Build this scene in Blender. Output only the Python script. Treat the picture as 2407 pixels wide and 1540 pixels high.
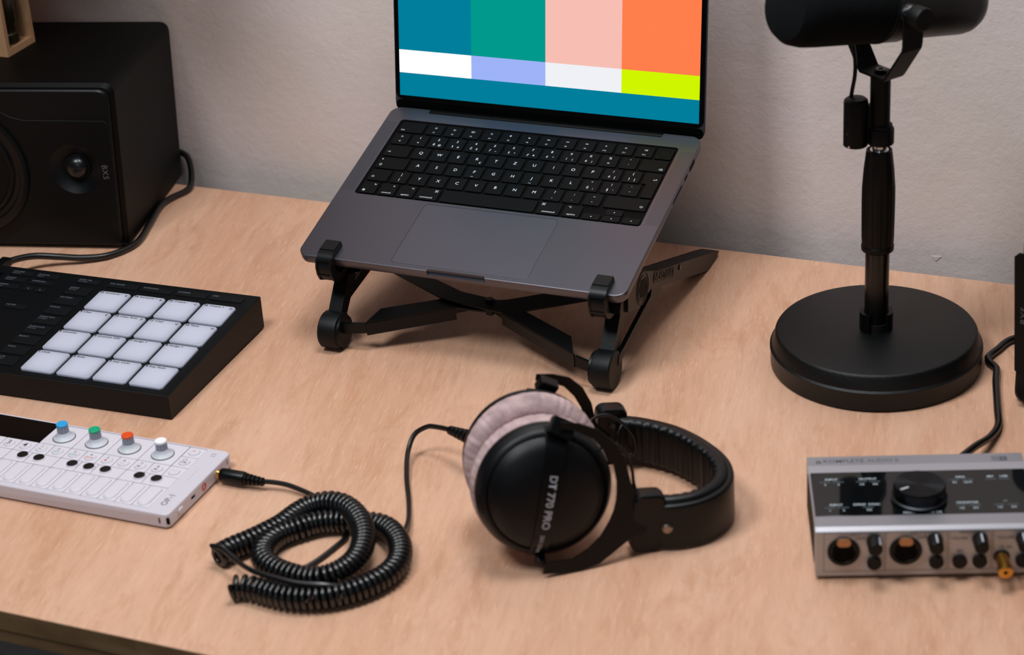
import bpy, bmesh, math, random
from mathutils import Matrix, Vector
random.seed(4)
PI = math.pi
for o in list(bpy.data.objects): bpy.data.objects.remove(o)
scene = bpy.context.scene
COL = scene.collection

# ------------------------------------------------------------------ camera
cam = bpy.data.objects.new('camera', bpy.data.cameras.new('camera'))
COL.objects.link(cam); scene.camera = cam
R0 = Vector((0.9197, 0.3878, -0.0612)); R1 = Vector((-0.1284, 0.4445, 0.8865)); R2 = Vector((-0.3710, 0.8075, -0.4586))
cam.matrix_world = Matrix.Translation((0.700, -1.400, 0.899)) @ Matrix((
    (R0.x, R1.x, -R2.x, 0), (R0.y, R1.y, -R2.y, 0), (R0.z, R1.z, -R2.z, 0), (0, 0, 0, 1)))
cam.data.sensor_fit = 'HORIZONTAL'; cam.data.sensor_width = 36.0
cam.data.lens = 5049.1 * 36 / 2407
cam.data.clip_start = 0.05; cam.data.clip_end = 50
cam.data.dof.use_dof = True; cam.data.dof.focus_distance = 1.95; cam.data.dof.aperture_fstop = 6.3

# ------------------------------------------------------------------ light, world, exposure
w = bpy.data.worlds.new('world'); scene.world = w; w.use_nodes = True
bg = w.node_tree.nodes['Background']
bg.inputs[0].default_value = (0.62, 0.66, 0.74, 1); bg.inputs[1].default_value = 0.05
def area(name, loc, target, size, power, color, sy=None):
    l = bpy.data.lights.new(name, 'AREA'); l.energy = power; l.color = color
    l.shape = 'RECTANGLE'; l.size = size; l.size_y = sy or size
    o = bpy.data.objects.new(name, l); COL.objects.link(o); o.location = loc
    o.rotation_euler = (Vector(target) - Vector(loc)).to_track_quat('-Z', 'Y').to_euler()
    return o
area('front_lamp', (-0.42, -0.78, 1.75), (0.0, 0.05, 0.05), 0.50, 19.5, (0.96, 0.985, 1.0))
area('ceiling_light', (0.17, -0.02, 1.50), (0.08, 0.08, 0.0), 0.45, 11.5, (0.96, 0.985, 1.0))
area('fill_light', (0.8, -2.6, 1.4), (0.1, 0.1, 0.2), 1.2, 4.0, (0.88, 0.95, 1.0))  # weak fill added behind the camera to lift the front faces
scene.view_settings.view_transform = 'Standard'; scene.view_settings.look = 'None'
scene.view_settings.gamma = 1.0; scene.view_settings.use_curve_mapping = False
scene.view_settings.exposure = 0.0

# ------------------------------------------------------------------ materials
def lin(h):
    h = h.lstrip('#'); c = [int(h[i:i+2], 16) / 255 for i in (0, 2, 4)]
    return tuple((v / 12.92 if v <= 0.04045 else ((v + 0.055) / 1.055) ** 2.4) for v in c) + (1,)
MATS = {}
def mat(name, col, rough=0.5, metal=0.0, bump=0.0, bscale=800, coat=0.0, emit=0.0, spec=0.5, var=0.0, vscale=40):
    if name in MATS: return MATS[name]
    m = bpy.data.materials.new(name); m.use_nodes = True; nt = m.node_tree; b = nt.nodes['Principled BSDF']
    c = lin(col); b.inputs['Base Color'].default_value = c
    b.inputs['Roughness'].default_value = rough; b.inputs['Metallic'].default_value = metal
    b.inputs['Coat Weight'].default_value = coat; b.inputs['Specular IOR Level'].default_value = spec
    if emit: b.inputs['Emission Color'].default_value = c; b.inputs['Emission Strength'].default_value = emit
    if bump or var:
        tc = nt.nodes.new('ShaderNodeTexCoord')
        if bump:
            n = nt.nodes.new('ShaderNodeTexNoise'); n.inputs['Scale'].default_value = bscale; n.inputs['Detail'].default_value = 3
            nt.links.new(tc.outputs['Object'], n.inputs['Vector'])
            bp = nt.nodes.new('ShaderNodeBump'); bp.inputs['Strength'].default_value = bump; bp.inputs['Distance'].default_value = 0.0004
            nt.links.new(n.outputs['Fac'], bp.inputs['Height']); nt.links.new(bp.outputs['Normal'], b.inputs['Normal'])
        if var:
            n = nt.nodes.new('ShaderNodeTexNoise'); n.inputs['Scale'].default_value = vscale; n.inputs['Detail'].default_value = 5
            nt.links.new(tc.outputs['Object'], n.inputs['Vector'])
            r = nt.nodes.new('ShaderNodeValToRGB')
            r.color_ramp.elements[0].position = 0.3; r.color_ramp.elements[1].position = 0.7
            r.color_ramp.elements[0].color = tuple(v * (1 - var) for v in c[:3]) + (1,)
            r.color_ramp.elements[1].color = tuple(min(1, v * (1 + var)) for v in c[:3]) + (1,)
            nt.links.new(n.outputs['Fac'], r.inputs[0]); nt.links.new(r.outputs[0], b.inputs['Base Color'])
    MATS[name] = m; return m

def wood_mat(name, base, dark, light, ang=0.0, sx=420.0, sy=26.0, pores=0.5, rough=0.55):
    m = bpy.data.materials.new(name); m.use_nodes = True; nt = m.node_tree; N = nt.nodes; L = nt.links
    b = N['Principled BSDF']; b.inputs['Roughness'].default_value = rough; b.inputs['Specular IOR Level'].default_value = 0.35
    tc = N.new('ShaderNodeTexCoord')
    rot = N.new('ShaderNodeMapping'); rot.inputs['Rotation'].default_value = (0, 0, ang); L.new(tc.outputs['Object'], rot.inputs['Vector'])
    def noise(sc, detail, rough_=0.5, dist=0.0):
        mp = N.new('ShaderNodeMapping'); mp.inputs['Scale'].default_value = sc; L.new(rot.outputs[0], mp.inputs['Vector'])
        n = N.new('ShaderNodeTexNoise'); n.inputs['Scale'].default_value = 1; n.inputs['Detail'].default_value = detail
        n.inputs['Roughness'].default_value = rough_; n.inputs['Distortion'].default_value = dist
        L.new(mp.outputs[0], n.inputs['Vector']); return n.outputs['Fac']
    def ramp(fac, p0, c0, p1, c1):
        r = N.new('ShaderNodeValToRGB'); e = r.color_ramp.elements
        e[0].position = p0; e[0].color = c0; e[1].position = p1; e[1].color = c1; L.new(fac, r.inputs[0]); return r.outputs[0]
    def mix(a, bb, fac, mode='MIX'):
        x = N.new('ShaderNodeMixRGB'); x.blend_type = mode
        for i, v in ((1, a), (2, bb)):
            if isinstance(v, tuple): x.inputs[i].default_value = v
            else: L.new(v, x.inputs[i])
        if isinstance(fac, float): x.inputs[0].default_value = fac
        else: L.new(fac, x.inputs[0])
        return x.outputs[0]
    W, K = (1, 1, 1, 1), (0, 0, 0, 1)
    f1 = ramp(noise((9, 2.2, 4), 4, 0.6, 0.6), 0.34, K, 0.68, W)
    c = mix(lin(base), lin(light), f1)
    f2 = ramp(noise((34, 9, 9), 6, 0.7, 0.8), 0.50, K, 0.85, W)
    c = mix(c, lin(dark), f2)
    f3 = ramp(noise((150, 17, 60), 5, 0.7), 0.35, (0.935, 0.925, 0.915, 1), 0.65, (1.04, 1.04, 1.04, 1))
    c = mix(c, f3, 1.0, 'MULTIPLY')
    pf = noise((sx, sy, 90), 2, 0.5)
    p = ramp(pf, 0.28, (0.78, 0.72, 0.68, 1), 0.38, (1, 1, 1, 1))
    c = mix(c, p, pores, 'MULTIPLY')
    p2 = ramp(noise((sx * 0.8, sy * 0.7, 70), 2, 0.5), 0.60, K, 0.72, (0.65, 0.65, 0.65, 1))
    c = mix(c, tuple(min(1, v * 1.12) for v in lin(light)), p2)
    L.new(c, b.inputs['Base Color'])
    bp = N.new('ShaderNodeBump'); bp.inputs['Strength'].default_value = 0.25; bp.inputs['Distance'].default_value = 0.0003
    L.new(pf, bp.inputs['Height']); L.new(bp.outputs[0], b.inputs['Normal'])
    MATS[name] = m; return m

M_DESK = wood_mat('desk_plywood', 'CC9D80', 'B98463', 'D6AC91', ang=-0.22, sx=1000.0, sy=75.0)
M_EDGE = wood_mat('plywood_edge', '8A6C4C', '5E432B', 'A08260', ang=PI/2, sx=160, sy=9, pores=0.4)
M_CRATE = wood_mat('crate_pine', 'C79A70', 'A87448', 'DDB088', ang=0, sx=240, sy=240, pores=0.2)
M_ALU = mat('space_grey_aluminium', '62626B', 0.36, 0.90, bump=0.05, bscale=4000)
M_ALUL = mat('trackpad_grey', '666670', 0.36, 0.90)
M_KEY = mat('key_black', '030405', 0.55, spec=0.13)
M_WELL = mat('keyboard_well', '020202', 0.6, spec=0.08)
M_WHITE = mat('legend_white', 'DCE2EA', 0.6)
M_GLASSB = mat('screen_glass', '040405', 0.12, spec=0.4)
M_HINGE = mat('hinge_black', '010202', 0.4, spec=0.08)
M_STAND = mat('stand_plastic', '06090A', 0.38, spec=0.25, bump=0.04, bscale=2500)
M_RUBBER = mat('stand_rubber', '070A0C', 0.5, spec=0.25)
M_MATTE = mat('matte_black', '060809', 0.5, spec=0.22, bump=0.08, bscale=2500)
M_FOAM = mat('windscreen_foam', '0A0E10', 0.95, spec=0.15, bump=0.9, bscale=420)
M_BASE = mat('cast_iron_black', '070A0C', 0.38, spec=0.3, bump=0.7, bscale=1400)
M_GRIP = mat('grip_black', '050606', 0.42, spec=0.25)
M_CHROME = mat('chrome', 'C8CCD2', 0.18, 1.0)
M_TUBE = mat('black_tube', '090808', 0.25)
M_SPK = mat('speaker_vinyl', '020303', 0.55, spec=0.15, bump=0.12, bscale=1800)
M_SPKF = mat('speaker_baffle', '04070A', 0.42, spec=0.25)
M_CONE = mat('woven_cone', '040405', 0.45, spec=0.2, bump=0.6, bscale=1500)
M_DOME = mat('dome_black', '0E0F11', 0.30)
M_GREYTXT = mat('grey_print', '56595C', 0.6)
M_CAB = mat('cable_black', '050608', 0.32, spec=0.55)
M_COIL = mat('coil_black', '040507', 0.27, spec=0.75)
M_MTOP = mat('controller_top', '05090C', 0.5, spec=0.2, bump=0.10, bscale=2500)
M_MSIDE = mat('controller_side', '0A0A0A', 0.5, spec=0.25, bump=0.08, bscale=2500)
M_BTN = mat('controller_button', '0A0E11', 0.55, spec=0.22)
M_MTXT = mat('controller_print', '59606A', 0.6)
M_OPB = mat('synth_body', 'D0CAD4', 0.42)
M_OPK = mat('synth_key', 'D6D1DA', 0.45)
M_OPG = mat('synth_gap', '25252C', 0.6)
M_OPKN = mat('synth_knob_grey', '8D939F', 0.45)
M_DARKT = mat('dark_print', '23262C', 0.6)
M_BLACKD = mat('black_disc', '08090A', 0.45)
M_SCRN = mat('dark_screen', '06080A', 0.10, spec=0.2)
M_GOLD = mat('gold', 'D2A04A', 0.25, 1.0)
M_SILV = mat('brushed_silver', 'A09EA4', 0.40, 0.60)
M_FACE = mat('front_silver', 'B8B3B2', 0.45, 0.35)
M_ACR = mat('black_acrylic', '0B0D0F', 0.05)
M_CUSH = mat('velour_grey', 'B49A9A', 0.95, bump=1.0, bscale=420, var=0.30, vscale=90)
M_LEATH = mat('leather_black', '06080A', 0.38, spec=0.3, bump=0.25, bscale=900)
M_YOKE = mat('yoke_steel', '0A0908', 0.5, spec=0.25)
M_CUP = mat('cup_plastic', '05070A', 0.42, spec=0.28, bump=0.22, bscale=1600)
M_STRIP = mat('strip_plastic', '060708', 0.35, spec=0.28)
M_STXT = mat('silver_print', 'A9AEB6', 0.5)
M_OLIVE = mat('olive_glass', '2A2512', 0.25)
M_LID = mat('jar_lid', '1A1710', 0.4)

# ------------------------------------------------------------------ mesh helpers
def finish(name, bm, m, parent=None, mw=None, label=None, smooth=True, angle=35, kind=None):
    me = bpy.data.meshes.new(name)
    if mw is not None: bm.transform(mw)
    bmesh.ops.recalc_face_normals(bm, faces=bm.faces)
    if smooth:
        for f in bm.faces: f.smooth = True
        ca = math.radians(angle)
        for e in bm.edges:
            if len(e.link_faces) == 2 and e.calc_face_angle(0) > ca: e.smooth = False
            elif any(len(f.verts) > 8 for f in e.link_faces) and e.calc_face_angle(0) > 0.06: e.smooth = False
    bm.to_mesh(me); bm.free()
    for x in (m if isinstance(m, (list, tuple)) else [m]): me.materials.append(x)
    o = bpy.data.objects.new(name, me); COL.objects.link(o)
    if parent: o.parent = parent
    if label: o['label'] = label
    if kind: o['kind'] = kind
    return o
def thing(name, label, cat, loc=(0, 0, 0), rot=None, group=None):
    o = bpy.data.objects.new(name, None); COL.objects.link(o); o.empty_display_size = 0.02
    o.location = loc
    if rot is not None: o.rotation_euler = rot
    o['label'] = label; o['category'] = cat
    if group: o['group'] = group
    return o
def tag(o, label, cat, group=None):
    o['label'] = label; o['category'] = cat
    if group: o['group'] = group
    return o
def rrect(x0, y0, x1, y1, r, n=5, inset=0.0):
    x0 += inset; y0 += inset; x1 -= inset; y1 -= inset
    r = max(1e-5, min(r - inset, (x1 - x0) / 2, (y1 - y0) / 2)); pts = []
    for cx, cy, a0 in ((x1 - r, y0 + r, -PI/2), (x1 - r, y1 - r, 0), (x0 + r, y1 - r, PI/2), (x0 + r, y0 + r, PI)):
        for i in range(n + 1):
            a = a0 + PI/2 * i / n; pts.append((cx + r * math.cos(a), cy + r * math.sin(a)))
    return pts
def loft(bm, rings, close=True, cap=True):
    vs = [[bm.verts.new(p) for p in r] for r in rings]
    for a, b in zip(vs, vs[1:]):
        n = len(a)
        for i in range(n if close else n - 1):
            j = (i + 1) % n
            try: bm.faces.new((a[i], a[j], b[j], b[i]))
            except ValueError: pass
    if cap:
        bm.faces.new(list(reversed(vs[0]))); bm.faces.new(vs[-1])
    return vs
def slab(bm, x0, y0, x1, y1, z0, z1, r=0.001, bev=0.0003, n=5, both=False, taper=0.0):
    rg = []
    if both and bev: rg += [(bev, z0), (0, z0 + bev)]
    else: rg += [(0, z0)]
    rg += [(taper, z1 - bev), (taper + bev * 0.35, z1 - bev * 0.25), (taper + bev, z1)] if bev else [(taper, z1)]
    loft(bm, [[(x, y, z) for x, y in rrect(x0, y0, x1, y1, r, n, i)] for i, z in rg])
def box(bm, x0, y0, z0, x1, y1, z1):
    loft(bm, [[(x0, y0, z), (x1, y0, z), (x1, y1, z), (x0, y1, z)] for z in (z0, z1)])
def prism(bm, pts, z0, z1, f=None):
    f = f or (lambda x, y, z: (x, y, z))
    loft(bm, [[f(x, y, z) for x, y in pts] for z in (z0, z1)])
def lathe(bm, prof, n=32, mw=None, cap=True, sx=1.0, sy=1.0):
    rings = [[(max(r, 1e-5) * math.cos(2*PI*i/n) * sx, max(r, 1e-5) * math.sin(2*PI*i/n) * sy, z) for i in range(n)] for r, z in prof]
    if mw is not None: rings = [[tuple(mw @ Vector(p)) for p in r] for r in rings]
    loft(bm, rings, cap=cap)
def frames(path):
    P = [Vector(p) for p in path]; T = []
    for i in range(len(P)):
        a = P[max(i-1, 0)]; b = P[min(i+1, len(P)-1)]; T.append((b - a).normalized())
    up = Vector((0, 0, 1)) if abs(T[0].z) < 0.9 else Vector((1, 0, 0))
    Nn = (up - T[0] * up.dot(T[0])).normalized(); out = []
    for p, t in zip(P, T):
        Nn = (Nn - t * Nn.dot(t)).normalized(); out.append((p, t, Nn, t.cross(Nn)))
    return out
def tube(bm, path, r, n=8, cap=True, rad=None):
    rings = []; fr = frames(path)
    for k, (p, t, a, b) in enumerate(fr):
        q = rad(k / (len(fr) - 1)) if rad else r
        rings.append([tuple(p + (a * math.cos(2*PI*i/n) + b * math.sin(2*PI*i/n)) * q) for i in range(n)])
    loft(bm, rings, cap=cap)
def catmull(pts, step=0.004):
    P = [Vector(p) for p in pts]; P = [P[0]*2 - P[1]] + P + [P[-1]*2 - P[-2]]; out = []
    for i in range(1, len(P) - 2):
        a, b, c, d = P[i-1:i+3]; n = max(2, int((c - b).length / step))
        for k in range(n):
            t = k / n
            out.append(0.5 * ((2*b) + (c - a)*t + (2*a - 5*b + 4*c - d)*t*t + (3*b - a - 3*c + d)*t*t*t))
    out.append(P[-2]); return out
def cyl(bm, p0, p1, r, n=24, bev=0.0):
    p0 = Vector(p0); p1 = Vector(p1); d = p1 - p0; L = d.length
    mw = Matrix.Translation(p0) @ d.to_track_quat('Z', 'Y').to_matrix().to_4x4()
    lathe(bm, [(r - bev, 0), (r, bev), (r, L - bev), (r - bev, L)] if bev else [(r, 0), (r, L)], n, mw)
def text_mesh(body, size, offset=0.0, align='CENTER', extrude=0.0, spacing=1.0, valign='CENTER'):
    cu = bpy.data.curves.new('t', 'FONT'); cu.body = body; cu.size = 1.0; cu.align_x = align; cu.align_y = valign
    cu.offset = offset / size; cu.resolution_u = 3; cu.extrude = extrude / size; cu.space_character = spacing
    o = bpy.data.objects.new('t', cu); COL.objects.link(o)
    dg = bpy.context.evaluated_depsgraph_get(); dg.update()
    me = bpy.data.meshes.new_from_object(o.evaluated_get(dg)); bpy.data.objects.remove(o); bpy.data.curves.remove(cu)
    me.transform(Matrix.Scale(size, 4))
    return me
def label3d(body, size, pos, parent, m, rotz=0.0, mw=None, name='legend', **kw):
    me = text_mesh(body, size, **kw); me.name = name
    M = Matrix.Translation(pos) @ Matrix.Rotation(rotz, 4, 'Z')
    if mw is not None: M = mw @ M
    me.transform(M); me.materials.clear(); me.materials.append(m)
    o = bpy.data.objects.new(name, me); COL.objects.link(o); o.parent = parent
    return o
def cut(o, *bms):
    for bm in bms:
        me = bpy.data.meshes.new('c'); bmesh.ops.recalc_face_normals(bm, faces=bm.faces); bm.to_mesh(me); bm.free()
        c = bpy.data.objects.new('c', me); COL.objects.link(c)
        md = o.modifiers.new('b', 'BOOLEAN'); md.operation = 'DIFFERENCE'; md.object = c; md.solver = 'EXACT'
        c.parent = o.parent; 
        bpy.context.view_layer.update()
        dg = bpy.context.evaluated_depsgraph_get(); dg.update()
        nm = bpy.data.meshes.new_from_object(o.evaluated_get(dg)); o.modifiers.clear()
        old = o.data; o.data = nm; nm.name = old.name
        bpy.data.objects.remove(c)
    me = o.data
    bm = bmesh.new(); bm.from_mesh(me)
    for f in bm.faces: f.smooth = True
    for e in bm.edges: e.smooth = not (len(e.link_faces) != 2 or e.calc_face_angle(0) > math.radians(30) or (any(len(f.verts) > 8 for f in e.link_faces) and e.calc_face_angle(0) > 0.06))
    bm.to_mesh(me); bm.free()
B = bmesh.new

# ------------------------------------------------------------------ setting: wall, floor
WALL_Y = 0.432
mw_ = bpy.data.materials.new('plaster_wall'); mw_.use_nodes = True; nt = mw_.node_tree; N = nt.nodes; L = nt.links
b_ = N['Principled BSDF']; b_.inputs['Roughness'].default_value = 0.85; b_.inputs['Specular IOR Level'].default_value = 0.25
tc = N.new('ShaderNodeTexCoord')
n1 = N.new('ShaderNodeTexNoise'); n1.inputs['Scale'].default_value = 5; n1.inputs['Detail'].default_value = 4
n2 = N.new('ShaderNodeTexNoise'); n2.inputs['Scale'].default_value = 170; n2.inputs['Detail'].default_value = 6; n2.inputs['Roughness'].default_value = 0.62
n3 = N.new('ShaderNodeTexNoise'); n3.inputs['Scale'].default_value = 24; n3.inputs['Detail'].default_value = 4
for n in (n1, n2, n3): L.new(tc.outputs['Object'], n.inputs['Vector'])
r_ = N.new('ShaderNodeValToRGB'); r_.color_ramp.elements[0].position = 0.35; r_.color_ramp.elements[1].position = 0.68
r_.color_ramp.elements[0].color = lin('E3D6CF'); r_.color_ramp.elements[1].color = lin('E4D7D7')
L.new(n1.outputs['Fac'], r_.inputs[0]); L.new(r_.outputs[0], b_.inputs['Base Color'])
bp = N.new('ShaderNodeBump'); bp.inputs['Strength'].default_value = 0.42; bp.inputs['Distance'].default_value = 0.0011
bp2 = N.new('ShaderNodeBump'); bp2.inputs['Strength'].default_value = 0.25; bp2.inputs['Distance'].default_value = 0.004
L.new(n2.outputs['Fac'], bp.inputs['Height']); L.new(n3.outputs['Fac'], bp2.inputs['Height'])
L.new(bp2.outputs[0], bp.inputs['Normal']); L.new(bp.outputs[0], b_.inputs['Normal'])
bm = B(); box(bm, -2.2, WALL_Y, -0.74, 2.2, WALL_Y + 0.10, 1.9)
o = finish('wall_back', bm, mw_, smooth=False); o['kind'] = 'structure'
bm = B(); loft(bm, [[(0.3011, y, -0.0007), (0.3105, y, 0.0001), (0.3053, y, -0.0052)] for y in (WALL_Y + 0.001, WALL_Y - 0.0005)])
finish('plaster_chip', bm, mw_, o, smooth=False)
bm = B(); box(bm, -2.2, -2.6, -0.78, 2.2, WALL_Y + 0.10, -0.74)
o = finish('floor', bm, mat('floor_dark', '120E0B', 0.6, var=0.2), smooth=False); o['kind'] = 'structure'

sh_ = B(); box(sh_, -1.5, WALL_Y - 0.33, 0.50, -0.40, WALL_Y, 0.524)  # unseen shelf, added to cast soft shade on the upper left wall
o = finish('shade_shelf', sh_, M_CRATE, smooth=False); tag(o, 'added wooden shelf out of view above the left speaker, shading the wall', 'shelf')
# ------------------------------------------------------------------ desk
FRONT_Y, BACK_Y = -0.348, 0.3914
desk = thing('desk', 'light plywood desk carrying all of the audio gear', 'desk', (0, 0, -0.74))
def dz(z): return z + 0.74
bm = B(); slab(bm, -1.25, FRONT_Y, 1.25, BACK_Y, dz(-0.0175), dz(0), r=0.003, bev=0.0008)
o = finish('desktop', bm, [M_DESK, M_EDGE], desk, smooth=False)
for f in o.data.polygons:
    if f.normal.z < 0.5: f.material_index = 1
bm = B(); slab(bm, -1.25, FRONT_Y + 0.0006, 1.25, BACK_Y, dz(-0.0288), dz(-0.0177), r=0.003, bev=0.0005)
finish('lower_panel', bm, M_EDGE, desk, smooth=False)
for x in (-1.18, 1.18):
    for y in (-0.28, 0.33):
        bm = B(); slab(bm, x - 0.03, y - 0.03, x + 0.03, y + 0.03, 0, dz(-0.0288), r=0.004, bev=0.0)
        finish('leg', bm, M_EDGE, desk, smooth=False)

# ------------------------------------------------------------------ laptop
RL = Matrix.Rotation(-0.00196, 4, 'Z') @ Matrix.Rotation(0.27207, 4, 'X')
LAP = Matrix.Translation((-0.1994, 0.1070, 0.0875)) @ RL
lap = thing('laptop', 'dark grey laptop standing open with colour blocks on its screen', 'laptop', (-0.1994, 0.1070, 0.0875), RL.to_euler())
LW, LD = 0.3126, 0.2212
bm = B()
loft(bm, [[(x, y, z) for x, y in rrect(0, 0, LW, LD, 0.0105, 10, i)] for i, z in
     ((0.0075, -0.0112), (0.0032, -0.0106), (0.0010, -0.0092), (0.0001, -0.0066), (0, -0.0008), (0.00025, -0.0002), (0.0007, 0.0))])
base = finish('base', bm, M_ALU, lap)
c1 = B(); slab(c1, 0.0166, 0.0902, 0.2960, 0.2026, -0.0016, 0.005, r=0.0035, bev=0, n=6)
c2 = B(); slab(c2, 0.1287, -0.02, 0.1841, 0.0030, -0.0046, 0.006, r=0.0028, bev=0, n=6)
c3 = B(); slab(c3, 0.0395, 0.2150, 0.2750, 0.24, -0.0080, 0.006, r=0.0008, bev=0, n=2)
c4 = B(); slab(c4, 0.09085, 0.0054, 0.22175, 0.08685, -0.0008, 0.005, r=0.0045, bev=0, n=6)
cut(base, c1, c2, c3, c4)
bm = B(); slab(bm, 0.0166, 0.0902, 0.2960, 0.2026, -0.0025, -0.00145, r=0.0035, bev=0)
finish('keyboard_well', bm, M_WELL, lap)
bm = B(); slab(bm, 0.0911, 0.0057, 0.2215, 0.0866, -0.0015, -0.00003, r=0.0043, bev=0.00008, n=6)
finish('trackpad', bm, M_ALUL, lap)
# speaker grilles: a field of drilled dots
gm = bpy.data.materials.new('drilled_grille'); gm.use_nodes = True; nt = gm.node_tree; N = nt.nodes; L = nt.links
gb = N['Principled BSDF']; gb.inputs['Metallic'].default_value = 0.85; gb.inputs['Roughness'].default_value = 0.42
tcg = N.new('ShaderNodeTexCoord'); vo = N.new('ShaderNodeTexVoronoi'); vo.inputs['Scale'].default_value = 1700; vo.inputs['Randomness'].default_value = 0.0
L.new(tcg.outputs['Object'], vo.inputs['Vector']); rg = N.new('ShaderNodeValToRGB')
rg.color_ramp.elements[0].position = 0.26; rg.color_ramp.elements[0].color = lin('3A3A40')
rg.color_ramp.elements[1].position = 0.40; rg.color_ramp.elements[1].color = lin('62626B')
L.new(vo.outputs['Distance'], rg.inputs[0]); L.new(rg.outputs[0], gb.inputs['Base Color'])
for x0, x1 in ((0.0012, 0.0140), (0.2985, 0.3113)):
    bm = B(); slab(bm, x0, 0.0940, x1, 0.1980, -0.0002, 0.00004, r=0.0002, bev=0, n=1)
    finish('speaker_grille', bm, gm, lap)
# ports on the right edge
for y0, y1, z0, z1, nm in ((0.1792, 0.1940, -0.0078, -0.0032, 'hdmi_port'), (0.1645, 0.1730, -0.0068, -0.0040, 'usb_port'), (0.1312, 0.1573, -0.0064, -0.0042, 'card_slot')):
    bm = B()
    prism(bm, rrect(y0, z0, y1, z1, 0.0012, 3), LW - 0.0035, LW + 0.00006, lambda u, v, q: (q, u, v))
    finish(nm, bm, M_WELL, lap)
# keys -------------------------------------------------------------
def key(x0, x1, y0, y1, legends=(), poly=None):
    x0 /= 1000; x1 /= 1000; y0 /= 1000; y1 /= 1000
    bm = B()
    if poly:
        prism(bm, [(a/1000, b/1000) for a, b in poly], -0.0014, -0.0001)
    else:
        slab(bm, x0, y0, x1, y1, -0.0014, -0.00005, r=0.0013, bev=0.00022, n=3)
    k = finish('key', bm, M_KEY, lap)
    for s, px, py, size in legends:
        al = 'CENTER'
        if px == 'L': px = 0.0022; al = 'LEFT'
        elif px == 'R': px = (x1 - x0) - 0.0022; al = 'RIGHT'
        elif px == 'C': px = (x1 - x0) / 2
        else: px = px / 1000
        label3d(s, size / 1000, (x0 + px, y0 + py / 1000, 0.00001), k, M_WHITE, align=al, offset=0.0, spacing=1.06)
KH = 16.0
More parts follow.
